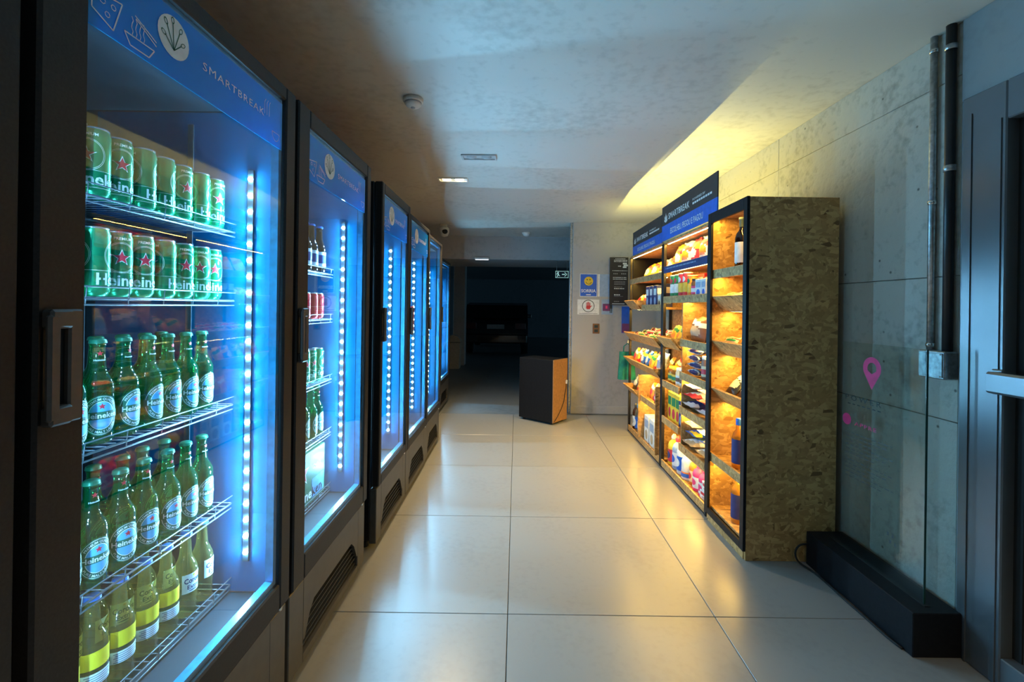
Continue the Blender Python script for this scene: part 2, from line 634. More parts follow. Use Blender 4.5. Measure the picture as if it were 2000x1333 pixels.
struct('wall_back', MB().box(-1.75, 1.95, -3.65, -3.5, 0, 2.7), 'pillar_cement', 'cement wall closing the aisle behind the viewer', 'wall')
struct('wall_far', MB().box(0.70, 1.9, YB, 5.86, 0, 2.6, b=0.004), 'pillar_cement', 'smooth grey cement pier carrying the posters', 'wall')
struct('baseboard_far', MB().box(0.694, XW, YB - 0.012, YB + 0.02, 0, 0.095, b=0.003), 'pillar_cement', 'low grey baseboard along the cement pier', 'baseboard')
struct('trim_1', MB().box(0.668, 0.70, YB + 0.02, 5.72, 0, 2.415, b=0.003), 'galvanised', 'slim metal frame strip on the edge of the cement pier', 'trim')
g = MB()
g.box(-8, 8, 19.8, 20, 0, 3)
g.box(-8, -1.75, 8.1, 8.2, 0, 3)
g.box(1.95, 8, 8.1, 8.2, 0, 3)
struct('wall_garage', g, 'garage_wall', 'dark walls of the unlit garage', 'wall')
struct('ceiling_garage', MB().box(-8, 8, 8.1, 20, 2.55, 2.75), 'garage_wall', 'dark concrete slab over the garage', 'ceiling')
struct('column_garage', MB().box(-1.42, -1.16, 10.0, 10.3, 0, 2.55, b=0.01), 'pillar_cement', 'slim concrete column standing in the dark garage', 'column')

# ------------------------------------------------------------------ steel door in the right wall
door = thing('door_1', (XW, 1.25, 0), 'grey steel door with push bar beside the concrete wall', 'door')
door['kind'] = 'structure'
XD = XW - 0.03


def dpart(name, m, mats):
    return ob(name, m, mats, door, world=True)


dpart('door_frame', MB().box(XD, XW + 0.09, 1.585, 1.745, 0, 2.17, b=0.004), 'door_steel')
dpart('door_frame', MB().box(XD, XW + 0.09, 0.745, 0.90, 0, 2.17, b=0.004), 'door_steel')
dpart('door_frame', MB().box(XD, XW + 0.09, 0.90, 1.585, 2.03, 2.17, b=0.004), 'door_steel')
dpart('kick_rail', MB().box(XD, XW + 0.09, 0.90, 1.585, 0.0, 0.11, b=0.004), 'door_steel')
dpart('frame_bead', MB().box(XD - 0.004, XD + 0.002, 1.705, 1.711, 0.0, 2.10), 'door_steel')
dpart('frame_bead', MB().box(XD - 0.004, XD + 0.002, 1.60, 1.606, 0.0, 2.04), 'door_steel')
dpart('door_seal', MB().box(XW + 0.015, XW + 0.05, 1.555, 1.586, 0.11, 2.03), 'rubber')
dpart('door_leaf', MB().box(XW + 0.02, XW + 0.06, 0.90, 1.556, 0.11, 2.03, b=0.003), 'door_leaf_grey')
bar = dpart('push_bar', MB().box(XD - 0.055, XD - 0.012, 0.93, 1.60, 1.052, 1.128, b=0.008), 'door_steel')
bar['label'] = 'grey push bar across the door'
dpart('bar_bracket', MB().box(XD - 0.014, XD + 0.002, 1.575, 1.615, 1.045, 1.135, b=0.004), 'door_steel')
dpart('bar_bracket', MB().box(XD - 0.014, XD + 0.06, 0.93, 0.97, 1.045, 1.135, b=0.004), 'door_steel')

# ------------------------------------------------------------------ ceiling fittings


def downlight(x, y, lit, label, power=SPOT_POWER):
    t = thing('ceiling_downlight', (x, y, ZC), label, 'light', 'recessed double downlights')
    fr = MB()
    a, b = 0.135, 0.055
    fr.box(-a, a, -b, -b + 0.014, -0.012, 0.0, b=0.002)
    fr.box(-a, a, b - 0.014, b, -0.012, 0.0, b=0.002)
    fr.box(-a, -a + 0.014, -b + 0.014, b - 0.014, -0.012, 0.0)
    fr.box(a - 0.014, a, -b + 0.014, b - 0.014, -0.012, 0.0)
    ob('trim_frame', fr, 'print_white' if lit else 'plate_grey', t)
    ob('recess_plate', MB().box(-a + 0.012, a - 0.012, -b + 0.012, b - 0.012, -0.004, -0.001), 'print_white' if lit else 'plate_grey', t)
    for sx in (-0.058, 0.058):
        lp = MB().lathe([(0.0, -0.012), (0.030, -0.012), (0.038, -0.006), (0.040, -0.003), (0.0, -0.003)], 16)
        ob('lamp', lp, 'lamp_face' if lit else 'print_grey', t, loc=(sx, 0, 0))
        if lit:
            ld = bpy.data.lights.new('lamp_light', 'SPOT')
            ld.energy = power
            ld.color = SPOT_WARM
            ld.spot_size = R(115)
            ld.spot_blend = 0.7
            ld.shadow_soft_size = 0.03
            lo = bpy.data.objects.new('lamp_light', ld)
            C.objects.link(lo)
            lo.parent = t
            lo.location = (sx, 0, -0.03)
    return t


downlight(-0.598, 4.083, True, 'lit warm double downlight in the ceiling above the fridges')
downlight(-0.308, 3.46, False, 'unlit double downlight with a grey frame in the ceiling')
downlight(0.75, -0.7, True, 'added warm fill lamp, shaped as a double downlight, unseen behind the viewer', 72)  # unseen fill lamp added to warm the cabinet side and right wall

t = thing('smoke_detector', (-0.599, 2.508, ZC), 'round white smoke detector on the brown-lit ceiling above the second fridge', 'detector')
ob('mounting_ring', MB().lathe([(0, 0), (0.056, 0), (0.056, -0.018), (0.050, -0.022), (0, -0.022)], 28), 'cream_plastic', t)
ob('sensor_dome', MB().lathe([(0.046, -0.021), (0.046, -0.032), (0.036, -0.044), (0.018, -0.050), (0, -0.050)], 28), 'cream_plastic', t)
ob('sensor_grille', MB().lathe([(0.0475, -0.024), (0.0475, -0.030), (0.044, -0.030)], 28), 'print_grey', t)
ob('sensor_eye', MB().lathe([(0.013, -0.0495), (0.011, -0.054), (0, -0.055)], 14), 'print_grey', t)

t = thing('smoke_detector', (0.125, 6.45, 2.415), 'small white detector on the ceiling near the garage beam', 'detector')
ob('mounting_ring', MB().lathe([(0, 0), (0.06, 0), (0.06, -0.02), (0, -0.02)], 20), 'print_white', t)
ob('sensor_dome', MB().lathe([(0.05, -0.02), (0.045, -0.04), (0.02, -0.055), (0, -0.056)], 20), 'print_white', t)

t = thing('security_camera', (-0.98, 5.9, 2.415), 'small white dome security camera under the ceiling by the far fridge', 'camera')
ob('ceiling_mount', MB().lathe([(0, 0), (0.05, 0), (0.05, -0.025), (0.04, -0.035), (0, -0.035)], 18), 'cream_plastic', t)
hd = MB().lathe([(0, -0.075), (0.045, -0.06), (0.065, -0.02), (0.068, 0.01), (0.06, 0.045), (0.035, 0.068), (0, 0.075)], 18)
ho = ob('camera_head', hd, 'cream_plastic', t, loc=(0.01, -0.02, -0.095))
ob('camera_lens', MB().lathe([(0, -0.012), (0.032, -0.012), (0.036, 0.0), (0.02, 0.01), (0, 0.012)], 16), 'hole_dark', ho, loc=(0.02, -0.062, -0.01), rot=(R(80), 0, R(15)))

t = thing('tube_luminaire', (-0.54, 6.82, 2.055), 'thin white luminaire glowing along the edge of the garage beam', 'light')
ob('luminaire_body', MB().box(-0.11, 0.11, -0.02, 0.008, 0.0, 0.03, b=0.004), 'print_white', t)
ob('diffuser', MB().box(-0.10, 0.10, -0.018, 0.0, -0.008, 0.001), 'tube_face', t)

t = thing('exit_sign', (0.70, 6.95, 1.80), 'small dark exit sign with running figure and arrow under the beam', 'sign')
ob('sign_plate', MB().box(-0.10, 0.10, -0.006, 0.006, 0, 0.105, b=0.002), 'sign_black', t)
pg = MB()
for a in ((-0.10, 0.10, 0.0, 0.006), (-0.10, 0.10, 0.099, 0.105), (-0.10, -0.094, 0, 0.105), (0.094, 0.10, 0, 0.105)):
    pg.box(a[0], a[1], -0.008, -0.006, a[2], a[3])
ob('sign_border', pg, 'exit_face', t)
pg = MB()


def xz(pts, y=-0.0075):
    pg.face([(x, y, z) for x, z in pts])


xz([(-0.062 + 0.012 * math.cos(k * 0.7), 0.083 + 0.010 * math.sin(k * 0.7)) for k in range(9)])
xz([(-0.072, 0.072), (-0.052, 0.072), (-0.048, 0.045), (-0.066, 0.045)])
xz([(-0.066, 0.046), (-0.054, 0.046), (-0.068, 0.015), (-0.080, 0.018)])
xz([(-0.056, 0.047), (-0.046, 0.044), (-0.030, 0.030), (-0.036, 0.022)])
xz([(-0.072, 0.070), (-0.070, 0.060), (-0.085, 0.050), (-0.088, 0.056)])
ob('running_figure', pg, 'exit_face', t)
pg = MB()
xz([(0.0, 0.046), (0.05, 0.046), (0.05, 0.060), (0.0, 0.060)])
xz([(0.036, 0.085), (0.048, 0.085), (0.080, 0.053), (0.068, 0.053)])
xz([(0.036, 0.021), (0.048, 0.021), (0.080, 0.053), (0.068, 0.053)])
ob('arrow', pg, 'exit_face', t)
for sx in (-0.08, 0.08):
    ob('hanger_rod', MB().tube([(sx, 0, 0.10), (sx, 0, 0.262)], 0.003, 6), 'galvanised', t)

# ------------------------------------------------------------------ conduits on the right wall
t = thing('conduit_pipe', (XW - 0.016, 1.882, 1.18), 'galvanised steel conduit running up the concrete wall', 'pipe')
ob('conduit_tube', MB().tube([(0, 0, 0), (0, 0, 1.32)], 0.013, 10), 'galvanised', t)
for z in (0.02, 0.62, 1.26):
    ob('pipe_clamp', MB().lathe([(0.0135, -0.008), (0.0155, -0.008), (0.0155, 0.008), (0.0135, 0.008)], 12, z0=z), 'chrome', t)
t = thing('waste_pipe', (XW - 0.021, 1.802, 1.17), 'black plastic pipe beside the steel conduit on the wall', 'pipe')
ob('pipe_tube', MB().tube([(0, 0, 0.01), (0, 0, 1.33)], 0.0175, 12), 'pipe_black', t)
ob('pipe_clamp', MB().lathe([(0.018, -0.012), (0.0205, -0.012), (0.0205, 0.012), (0.018, 0.012)], 14, z0=0.75), 'galvanised', t)
ob('pipe_clamp', MB().lathe([(0.018, -0.01), (0.0205, -0.01), (0.0205, 0.01), (0.018, 0.01)], 14, z0=1.24), 'galvanised', t)
t = thing('junction_box', (XW, 1.832, 1.067), 'metal electrical junction box at the foot of the wall conduit', 'box')
ob('box_body', MB().box(-0.058, 0.0, -0.058, 0.058, 0, 0.112, b=0.004), 'galvanised', t)
ob('cover_plate', MB().box(-0.062, -0.057, -0.052, 0.012, 0.006, 0.106, b=0.002), 'box_metal', t)
ob('cover_plate', MB().box(-0.061, -0.057, 0.018, 0.054, 0.006, 0.106, b=0.002), 'box_metal', t)
for yy, zz in ((-0.045, 0.012), (-0.045, 0.10), (0.006, 0.012), (0.006, 0.10)):
    ob('screw', MB().lathe([(0, -0.065), (0.003, -0.064), (0.003, -0.06)], 8), 'chrome', t, loc=(0, yy, zz), rot=(0, R(90), 0))
# ------------------------------------------------------------------ fridges
bead_me = MB().lathe([(0.0078, 0.0), (0.0070, 0.0028), (0.0042, 0.0050), (0.0, 0.0058)], 8).mesh('led_bead', ['led_blue'])


def decal(door, w, y0, y1, ztop, zbot, full):
    """printed blue film across the top of the pane; local x = 0 is the door front"""
    d = MB().box(-0.0085, -0.0065, y0, y1, zbot, ztop)
    ob('decal_band', d, 'decal_film', door)
    ww, hh = y1 - y0, ztop - zbot
    xx = -0.0055
    L, LD, LS = MB(), MB(), MB()
    # disc with a sprig
    cy, cz, rr = y0 + ww * 0.30, zbot + hh * 0.60, hh * 0.30
    LD.face([(xx, cy + rr * math.cos(2 * math.pi * k / 28), cz + rr * math.sin(2 * math.pi * k / 28)) for k in range(28)], 0)
    for k, (a, l) in enumerate(((-1.0, .55), (-.55, .75), (-.1, .8), (.45, .72), (.95, .5))):
        bx, bz = cy, cz - rr * 0.62
        ex, ez = bx + math.sin(a) * rr * l * 1.15, bz + math.cos(a) * rr * l * 1.6
        px_, pz_ = math.cos(a) * rr * 0.05, -math.sin(a) * rr * 0.05
        LS.face([(xx + 0.0006, bx - px_ * .5, bz - pz_ * .5), (xx + 0.0006, bx + px_ * .5, bz + pz_ * .5), (xx + 0.0006, ex + px_ * .5, ez + pz_ * .5), (xx + 0.0006, ex - px_ * .5, ez - pz_ * .5)], 0)
        lo_, li_ = rr * 0.17, rr * 0.12
        for s_, n_ in ((1.0, 14),):
            out = [(ex + math.sin(a) * rr * .14 + math.cos(a) * lo_ * .62 * math.cos(q) + math.sin(a) * lo_ * math.sin(q), ez + math.cos(a) * rr * .14 - math.sin(a) * lo_ * .62 * math.cos(q) + math.cos(a) * lo_ * math.sin(q)) for q in [2 * math.pi * i / 14 for i in range(14)]]
            inn = [(ex + math.sin(a) * rr * .14 + (u - ex - math.sin(a) * rr * .14) * .68, ez + math.cos(a) * rr * .14 + (v - ez - math.cos(a) * rr * .14) * .68) for u, v in out]
            LS.add([(xx + 0.0006, u, v) for u, v in out] + [(xx + 0.0006, u, v) for u, v in inn], [(i, (i + 1) % 14, (i + 1) % 14 + 14, i + 14) for i in range(14)], 0)
    flat_text(L, 'SMARTBREAK', hh * 0.185, (xx, y0 + ww * 0.44, zbot + hh * 0.46), (0, 1, 0), (0, 0, 1), 2, 'L', 0.0, 1.15, width=ww * 0.40)
    ob('logo_disc', LD, 'print_white', door)
    ob('logo_lettering', LS, 'label_green', door)
    ob('lettering', L, ['print_white'] * 3, door)
    if full:
        # line icons: a slice of pizza, a bowl of noodles, a cup
        def line(pts, th=0.0026, close=False):
            if close:
                pts = pts + pts[:1]
            for (a, b), (c, d_) in zip(pts, pts[1:]):
                dx, dz = c - a, d_ - b
                n = math.hypot(dx, dz) or 1
                ox, oz = -dz / n * th / 2, dx / n * th / 2
                L.face([(xx, a + ox, b + oz), (xx, c + ox, d_ + oz), (xx, c - ox, d_ - oz), (xx, a - ox, b - oz)], 2)
        L = MB()
        bx, bz = y0 + ww * 0.055, zbot + hh * 0.30
        line([(bx - .03, bz + .02), (bx + .03, bz + .03), (bx + .012, bz - .03), (bx - .03, bz - .012)], close=True)
        for q, r_ in (((-.01, .012), .006), ((.012, .012), .005), ((.0, -.008), .005)):
            line([(bx + q[0] + r_ * math.cos(k), bz + q[1] + r_ * math.sin(k)) for k in range(7)], 0.0016)
        ob('icon_print', L, ['print_white'] * 3, door)
        L = MB()
        bx, bz = y0 + ww * 0.165, zbot + hh * 0.20
        line([(bx - .035, bz), (bx + .035, bz), (bx + .022, bz - .02), (bx - .022, bz - .02)], close=True)
        for k in range(4):
            line([(bx - .018 + .009 * k + .002 * math.sin(j * 2), bz + .002 + j * .007) for j in range(6)], 0.0016)
        line([(bx - .01, bz + .038), (bx + .04, bz + .012)])
        line([(bx - .012, bz + .043), (bx + .04, bz + .020)])
        ob('icon_print', L, ['print_white'] * 3, door)
        L = MB()
        bx, bz = y1 - ww * 0.06, zbot + hh * 0.28
        line([(bx + .02 * math.cos(math.pi + k * .35), bz + .025 * math.sin(math.pi + k * .35)) for k in range(10)], 0.0016)
        line([(bx - .02, bz), (bx + .02, bz)], 0.0016)
        ob('icon_print', L, ['print_white'] * 3, door)
        L = MB()
        bx, bz = y1 - ww * 0.13, zbot + hh * 0.62
        for k in range(3):
            line([(bx - .016 + k * .012, bz - .015), (bx - .016 + k * .012, bz + .02)], 0.0016)
            line([(bx - .016 + k * .012, bz + .02), (bx - .010 + k * .012, bz + .03)], 0.0016)
        ob('icon_print', L, ['print_white'] * 3, door)


def fridge(Y0, Y1, XF, H, zdoor, zg0, zg1, gl, gr, shelves, label, led=True, ndec=True, xshelf=-0.17, zdec=0.165):
    """front face at x = XF facing +X; local y runs along the row, local x = 0 is the door front"""
    W = Y1 - Y0
    h = W / 2
    r = thing('beverage_fridge', (XF, (Y0 + Y1) / 2, 0), label, 'fridge', 'glass-door fridges along the left side of the aisle')
    bx, dp = -0.048, -0.76
    for s in (-1, 1):
        ob('side_panel', MB().box(dp, bx, s * h if s < 0 else h - 0.03, -h + 0.03 if s < 0 else h, 0.05, H, b=0.004), 'fridge_side', r)
    ob('back_panel', MB().box(dp, dp + 0.02, -h + 0.03, h - 0.03, 0.05, H - 0.002), 'fridge_side', r)
    ob('top_panel', MB().box(dp + 0.02, bx, -h + 0.03, h - 0.03, H - 0.06, H, b=0.003), 'fridge_side', r)
    li = MB()
    i0, i1 = -h + 0.031, h - 0.031
    zf = zg0 - 0.04
    li.box(dp + 0.021, dp + 0.027, i0, i1, zf, H - 0.062)
    li.box(dp + 0.027, bx - 0.002, i0, i0 + 0.012, zf, H - 0.062)
    li.box(dp + 0.027, bx - 0.002, i1 - 0.012, i1, zf, H - 0.062)
    li.box(dp + 0.027, bx - 0.002, i0 + 0.012, i1 - 0.012, H - 0.075, H - 0.062)
    ob('inner_liner', li, 'fridge_liner', r)
    ob('inner_floor', MB().box(dp + 0.027, bx - 0.002, i0 + 0.012, i1 - 0.012, zf - 0.01, zf), 'fridge_liner', r)
    # machine compartment front with an arched vent
    zb1 = zdoor - 0.012
    v0, v1, vz0, vz1 = -h + W * 0.14, h - W * 0.12, 0.065, 0.215
    bp = MB()
    fx0, fx1 = -0.05, -0.012
    bp.box(fx0, fx1, -h, v0, 0.035, zb1, b=0.003)
    bp.box(fx0, fx1, v1, h, 0.035, zb1, b=0.003)
    bp.box(fx0, fx1, v0, v1, vz1, zb1)
    bp.box(fx0, fx1, v0, v1, 0.035, vz0)
    for s, e in ((v0, 1), (v1, -1)):
        bp.prism([(s, vz1), (s, vz1 - 0.10), (s + e * 0.012, vz1 - 0.10), (s + e * 0.05, vz1 - 0.03), (s + e * 0.085, vz1)], lambda u, v, t: (t, u, v), fx0, fx1)
    ob('base_panel', bp, 'fridge_base', r)
    ob('vent_cavity', MB().box(fx0 - 0.03, fx0 - 0.02, v0 - 0.01, v1 + 0.01, vz0 - 0.01, vz1 + 0.01), 'hole_dark', r)
    for k in range(6):
        zz = vz0 + 0.012 + k * 0.024
        ob('vent_slat', MB().add([(fx0 - 0.012, v0 - .005, zz + .014), (fx1 - 0.012, v0 - .005, zz), (fx1 - 0.012, v1 + .005, zz), (fx0 - 0.012, v1 + .005, zz + .014), (fx0 - 0.012, v0 - .005, zz + .019), (fx1 - 0.012, v0 - .005, zz + .005), (fx1 - 0.012, v1 + .005, zz + .005), (fx0 - 0.012, v1 + .005, zz + .019)], [(0, 1, 2, 3), (7, 6, 5, 4), (0, 4, 5, 1), (1, 5, 6, 2), (2, 6, 7, 3), (3, 7, 4, 0)]), 'vent_black', r)
    for s in (-1, 1):
        for x in (-0.09, -0.68):
            ob('foot', MB().lathe([(0, 0), (0.022, 0), (0.022, 0.012), (0.012, 0.016), (0.012, 0.052), (0, 0.052)], 10), 'rubber', r, loc=(x, s * (h - 0.05), 0))
    # door
    fr = MB()
    fr.box(-0.045, 0, -h, -h + gl, zdoor, H, b=0.005)
    fr.box(-0.045, 0, h - gr, h, zdoor, H, b=0.005)
    fr.box(-0.045, 0, -h + gl, h - gr, zg1, H, b=0.005)
    fr.box(-0.045, 0, -h + gl, h - gr, zdoor, zg0, b=0.005)
    d = ob('door', fr, 'fridge_door', r)
    d['label'] = 'black framed glass door'
    g0, g1 = -h + gl - 0.004, h - gr + 0.004
    ob('door_glass', MB().box(-0.014, -0.009, g0, g1, zg0 - 0.004, zg1 + 0.004), 'door_glass', d)
    sp = MB()
    a, b, th = g0 + 0.004, g1 - 0.004, 0.016
    sp.box(-0.040, -0.016, a, a + 0.006, zg0, zg1)
    sp.box(-0.040, -0.016, b - th, b, zg0, zg1)
    sp.box(-0.040, -0.016, a, b - th, zg1 - th, zg1)
    sp.box(-0.040, -0.016, a, b - th, zg0, zg0 + th)
    ob('glass_spacer', sp, 'spacer_metal', d)
    ob('hinge', MB().tube([(-0.012, 0, 0), (0.012, 0, 0)], 0.010, 8), 'chrome', d, loc=(-0.02, h - 0.035, zdoor - 0.007))
    # grip
    hz = 1.228
    hb = MB()
    hy = -h + 0.03
    hb.box(0.0, 0.012, hy + 0.012, hy + 0.036, hz - 0.093, hz + 0.093, b=0.003)
    hb.box(0.0, 0.020, hy - 0.024, hy + 0.013, hz + 0.062, hz + 0.093, b=0.004)
    hb.box(0.0, 0.020, hy - 0.024, hy + 0.013, hz - 0.093, hz - 0.062, b=0.004)
    hb.box(0.010, 0.021, hy - 0.028, hy - 0.008, hz - 0.085, hz + 0.085, b=0.004)
    ob('handle', hb, 'handle_plastic', d)
    ob('handle_recess', MB().box(0.0005, 0.002, hy - 0.02, hy + 0.012, hz - 0.062, hz + 0.062), 'hole_dark', d)
    if ndec:
        decal(d, W, g0 + 0.006, g1 - 0.02, zg1 - 0.018, zg1 - zdec, True)
    # wire shelves
    for zs in shelves:
        m = MB()
        y0, y1 = i0 + 0.014, i1 - 0.016
        xf, xb = xshelf, dp + 0.05
        m.tube([(xf, y0, zs - 0.004), (xf, y1, zs - 0.004)], 0.0028, 6)
        m.tube([(xf + .004, y0, zs + 0.022), (xf + .004, y1, zs + 0.022)], 0.0016, 6)
        m.tube([(xf, y0, zs - 0.018), (xf, y1, zs - 0.018)], 0.0022, 6)
        m.tube([(xb, y0, zs - 0.004), (xb, y1, zs - 0.004)], 0.0035, 6)
        m.tube([((xf + xb) / 2, y0, zs - 0.006), ((xf + xb) / 2, y1, zs - 0.006)], 0.0035, 6)
        n = int((y1 - y0) / 0.026)
        for k in range(n + 1):
            yy = y0 + (y1 - y0) * k / n
            m.tube([(xf, yy, zs - 0.0016), (xb, yy, zs - 0.0016)], 0.0016, 4)
            if k % 4 == 0:
                m.tube([(xf + .004, yy, zs + 0.022), (xf, yy, zs - 0.018)], 0.0015, 4)
        ob('wire_shelf', m, 'shelf_wire', r)
    # shelf standards on the liner sides
    for s in (-1, 1):
        yy = i0 + 0.0146 if s < 0 else i1 - 0.0176
        for x in (-0.325, dp + 0.09):
            ob('shelf_standard', MB().box(x, x + 0.018, yy, yy + 0.003, zf + 0.01, H - 0.12), 'shelf_wire', r)
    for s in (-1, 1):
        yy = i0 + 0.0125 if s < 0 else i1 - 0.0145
        ob('blue_glow_panel', MB().box(-0.62, -0.052, yy, yy + 0.002, zf + 0.005, H - 0.08), 'blue_glow_panel', r)  # added side sheet whose blue paints the LED glow on the liner
    if led:
        n = 24
        za, zb = zg0 + 0.095, zg1 - 0.25
        for s in (1, -1):
            yy = i1 - 0.0155 if s > 0 else i0 + 0.0155
            st = ob('led_strip', MB().box(-0.128, -0.108, min(yy, yy - s * 0.006), max(yy, yy - s * 0.006), za - 0.03, zb + 0.03, b=0.001), 'fridge_liner', r)
            for k in range(0, n, 1 if s > 0 else 3):
                ob('led_bead', bead_me, None, st, loc=(-0.118, yy - s * 0.0062, za + (zb - za) * k / (n - 1)), rot=(R(90) * s, 0, 0))
    return r


XF1 = -0.745
SH1 = [1.566, 1.345, 1.010, 0.690, 0.425]
SH2 = [1.485, 1.265, 0.968, 0.706, 0.432]
fridge(-0.16, 0.668, XF1, 2.03, 0.35, 0.437, 1.985, 0.082, 0.06, SH1, 'black fridge at the edge of the view, in front of the can fridge', led=False, ndec=False)
fridge(0.690, 1.488, XF1, 2.03, 0.35, 0.437, 1.985, 0.082, 0.06, SH1, 'large black glass-door fridge of green beer cans and bottles, nearest in view')
fridge(1.510, 2.258, XF1, 2.03, 0.35, 0.44, 1.965, 0.082, 0.056, SH2, 'black glass-door fridge with red cans and a beer carton, second in view', zdec=0.18)
fridge(2.42, 3.05, -0.735, 2.01, 0.345, 0.40, 1.95, 0.04, 0.045, [1.5, 1.25, 0.98, 0.70, 0.41], 'black glass-door fridge just after the gap, third in view', zdec=0.20)
fridge(3.06, 3.735, -0.735, 1.97, 0.34, 0.40, 1.935, 0.035, 0.035, [1.5, 1.25, 0.98, 0.70, 0.41], 'black glass-door fridge with a red label, fourth in view', ndec=True, zdec=0.2)
fridge(3.745, 4.40, -0.74, 1.94, 0.34, 0.40, 1.91, 0.035, 0.035, [1.5, 1.25, 0.98, 0.70, 0.41], 'black glass-door fridge under the lit downlight, fifth in view', ndec=False)
fridge(5.5, 6.25, -0.93, 1.93, 0.34, 0.40, 1.89, 0.05, 0.05, [1.5, 1.25, 0.98, 0.70, 0.41], 'far black fridge standing apart beside the garage opening', ndec=False)
t = thing('red_sticker', (-0.7345, 3.135, 1.16), 'red printed sticker on the glass of the fourth fridge', 'sticker')
ob('sticker_film', MB().box(0.0, 0.001, -0.03, 0.05, 0, 0.17), 'print_red', t)

# ------------------------------------------------------------------ drinks


def P(name, mb, mats, subs=()):
    return (name, mb.mesh(name, mats if isinstance(mats, list) else [mats]), [(n, m.mesh(n, mm if isinstance(mm, list) else [mm])) for n, m, mm in subs])


def can_proto(body, word=None, starred=True, r=0.0288, h=0.156):
    b = MB().lathe([(0, 0.003), (r * .72, 0.0), (r * .80, 0.002), (r, 0.012), (r, h - 0.014), (r * .90, h - 0.004)], 24)
    lid = MB().lathe([(r * .90, h - 0.004), (r * .92, h), (r * .86, h), (r * .83, h - 0.005), (0, h - 0.005)], 24)
    lid.box(-0.006, 0.006, -0.004, 0.012, h - 0.0045, h - 0.003)
    pr = MB()
    rr = r + 0.0003
    for a in (0.0, math.pi):
        if starred:
            wrap_patch(pr, star(0.0205, 0.40), rr, 0.093, a, 0)
            wrap_patch(pr, star(0.0165, 0.40), rr + 0.0003, 0.093, a, 1)
            # oval rule around the star
            for e in (0.034, 0.0365):
                o = ellipse(e * .92, e, 40)
                i = ellipse((e - .0008) * .92, e - .0008, 40)
                vv = [(rr * math.cos(a + u / rr), rr * math.sin(a + u / rr), 0.093 + v) for u, v in o + i]
                pr.add(vv, [(k, (k + 1) % 40, (k + 1) % 40 + 40, k + 40) for k in range(40)], 2)
            wrap_text(pr, 'PREMIUM', 0.009, rr, 0.135, a + 0.1, 2, 0.01)
        if word and a == 0.0:
            wrap_text(pr, word, 0.037, rr, 0.027, 0.55, 0, 0.02, 1.0, width=0.128)
    for z in (0.058, 0.020):
        pr.lathe([(rr, z), (rr, z + 0.0008)], 24, mi=2)
    return [P('can_body', b, body), P('can_lid', lid, 'can_silver'), P('can_print', pr, ['label_white', 'print_red', 'print_pale'])]


def bottle_body(r, h, sh0, sh1, nr, mi=0):
    """long-neck profile: straight wall to sh0, shoulder to sh1, neck of radius nr"""
    p = [(0, 0.004), (r * .8, 0.0), (r, 0.006), (r, sh0)]
    for k in range(1, 6):
        q = k / 6
        s = q * q * (3 - 2 * q)
        p.append((r + (nr * 1.25 - r) * s, sh0 + (sh1 - sh0) * q))
    p += [(nr * 1.22, sh1), (nr, h - 0.02), (nr * 1.12, h - 0.016), (nr * 1.12, h - 0.008), (nr * .9, h - 0.006), (0, h - 0.006)]
    return p


def crown(nr, h, mi=0):
    return MB().lathe([(nr * 1.32, h - 0.010), (nr * 1.22, h - 0.003), (nr * .95, h), (0, h)], 20)


def lager_bottle():
    r, h = 0.0305, 0.238
    b = MB().lathe(bottle_body(r, h, 0.128, 0.170, 0.0125), 24)
    lab = MB()
    rr = r + 0.0004
    wrap_patch(lab, ellipse(0.037, 0.046), rr, 0.066, 0, 0)
    wrap_patch(lab, ellipse(0.0345, 0.0435), rr + .0002, 0.066, 0, 1)
    wrap_patch(lab, ellipse(0.0335, 0.0425), rr + .0004, 0.066, 0, 0)
    wrap_patch(lab, ellipse(0.0245, 0.032), rr + .0006, 0.066, 0, 1)
    wrap_patch(lab, ellipse(0.0232, 0.0305), rr + .0008, 0.066, 0, 2)
    wrap_patch(lab, [(-.038 + .076 * q / 20, -.0085) for q in range(21)] + [(.038 - .076 * q / 20, .0085) for q in range(21)], rr + .0011, 0.066, 0, 0)
    wrap_text(lab, 'Heineken', 0.0165, rr + .0016, 0.0605, 0, 1, 0.02, width=0.062)
    wrap_patch(lab, star(0.0075), rr + .0012, 0.0865, 0, 3)
    wrap_text(lab, 'PREMIUM QUALITY', 0.0075, rr + .0009, 0.066, 0, 1, 0.01, path=lambda u, v: ((0.0265 + v) * math.sin(u / .032), (0.0345 + v) * math.cos(u / .032)))
    wrap_text(lab, 'PURE MALT LAGER', 0.0075, rr + .0009, 0.066, 0, 1, 0.01, path=lambda u, v: ((0.0320 - v) * math.sin(u / .030), -(0.0400 - v) * math.cos(u / .030)))
    neck = MB()
    wrap_patch(neck, star(0.0065), 0.0146, 0.205, 0, 1)
    wrap_text(neck, 'Heineken', 0.006, 0.0153, 0.188, 0, 0, 0.01)
    return [P('bottle_glass', b, 'bottle_green'), P('crown_cap', crown(0.0125, h), 'cap_green'),
            P('front_label', lab, ['label_green', 'label_white', 'label_blue', 'print_red']), P('neck_label', neck, ['label_white', 'print_red'])]


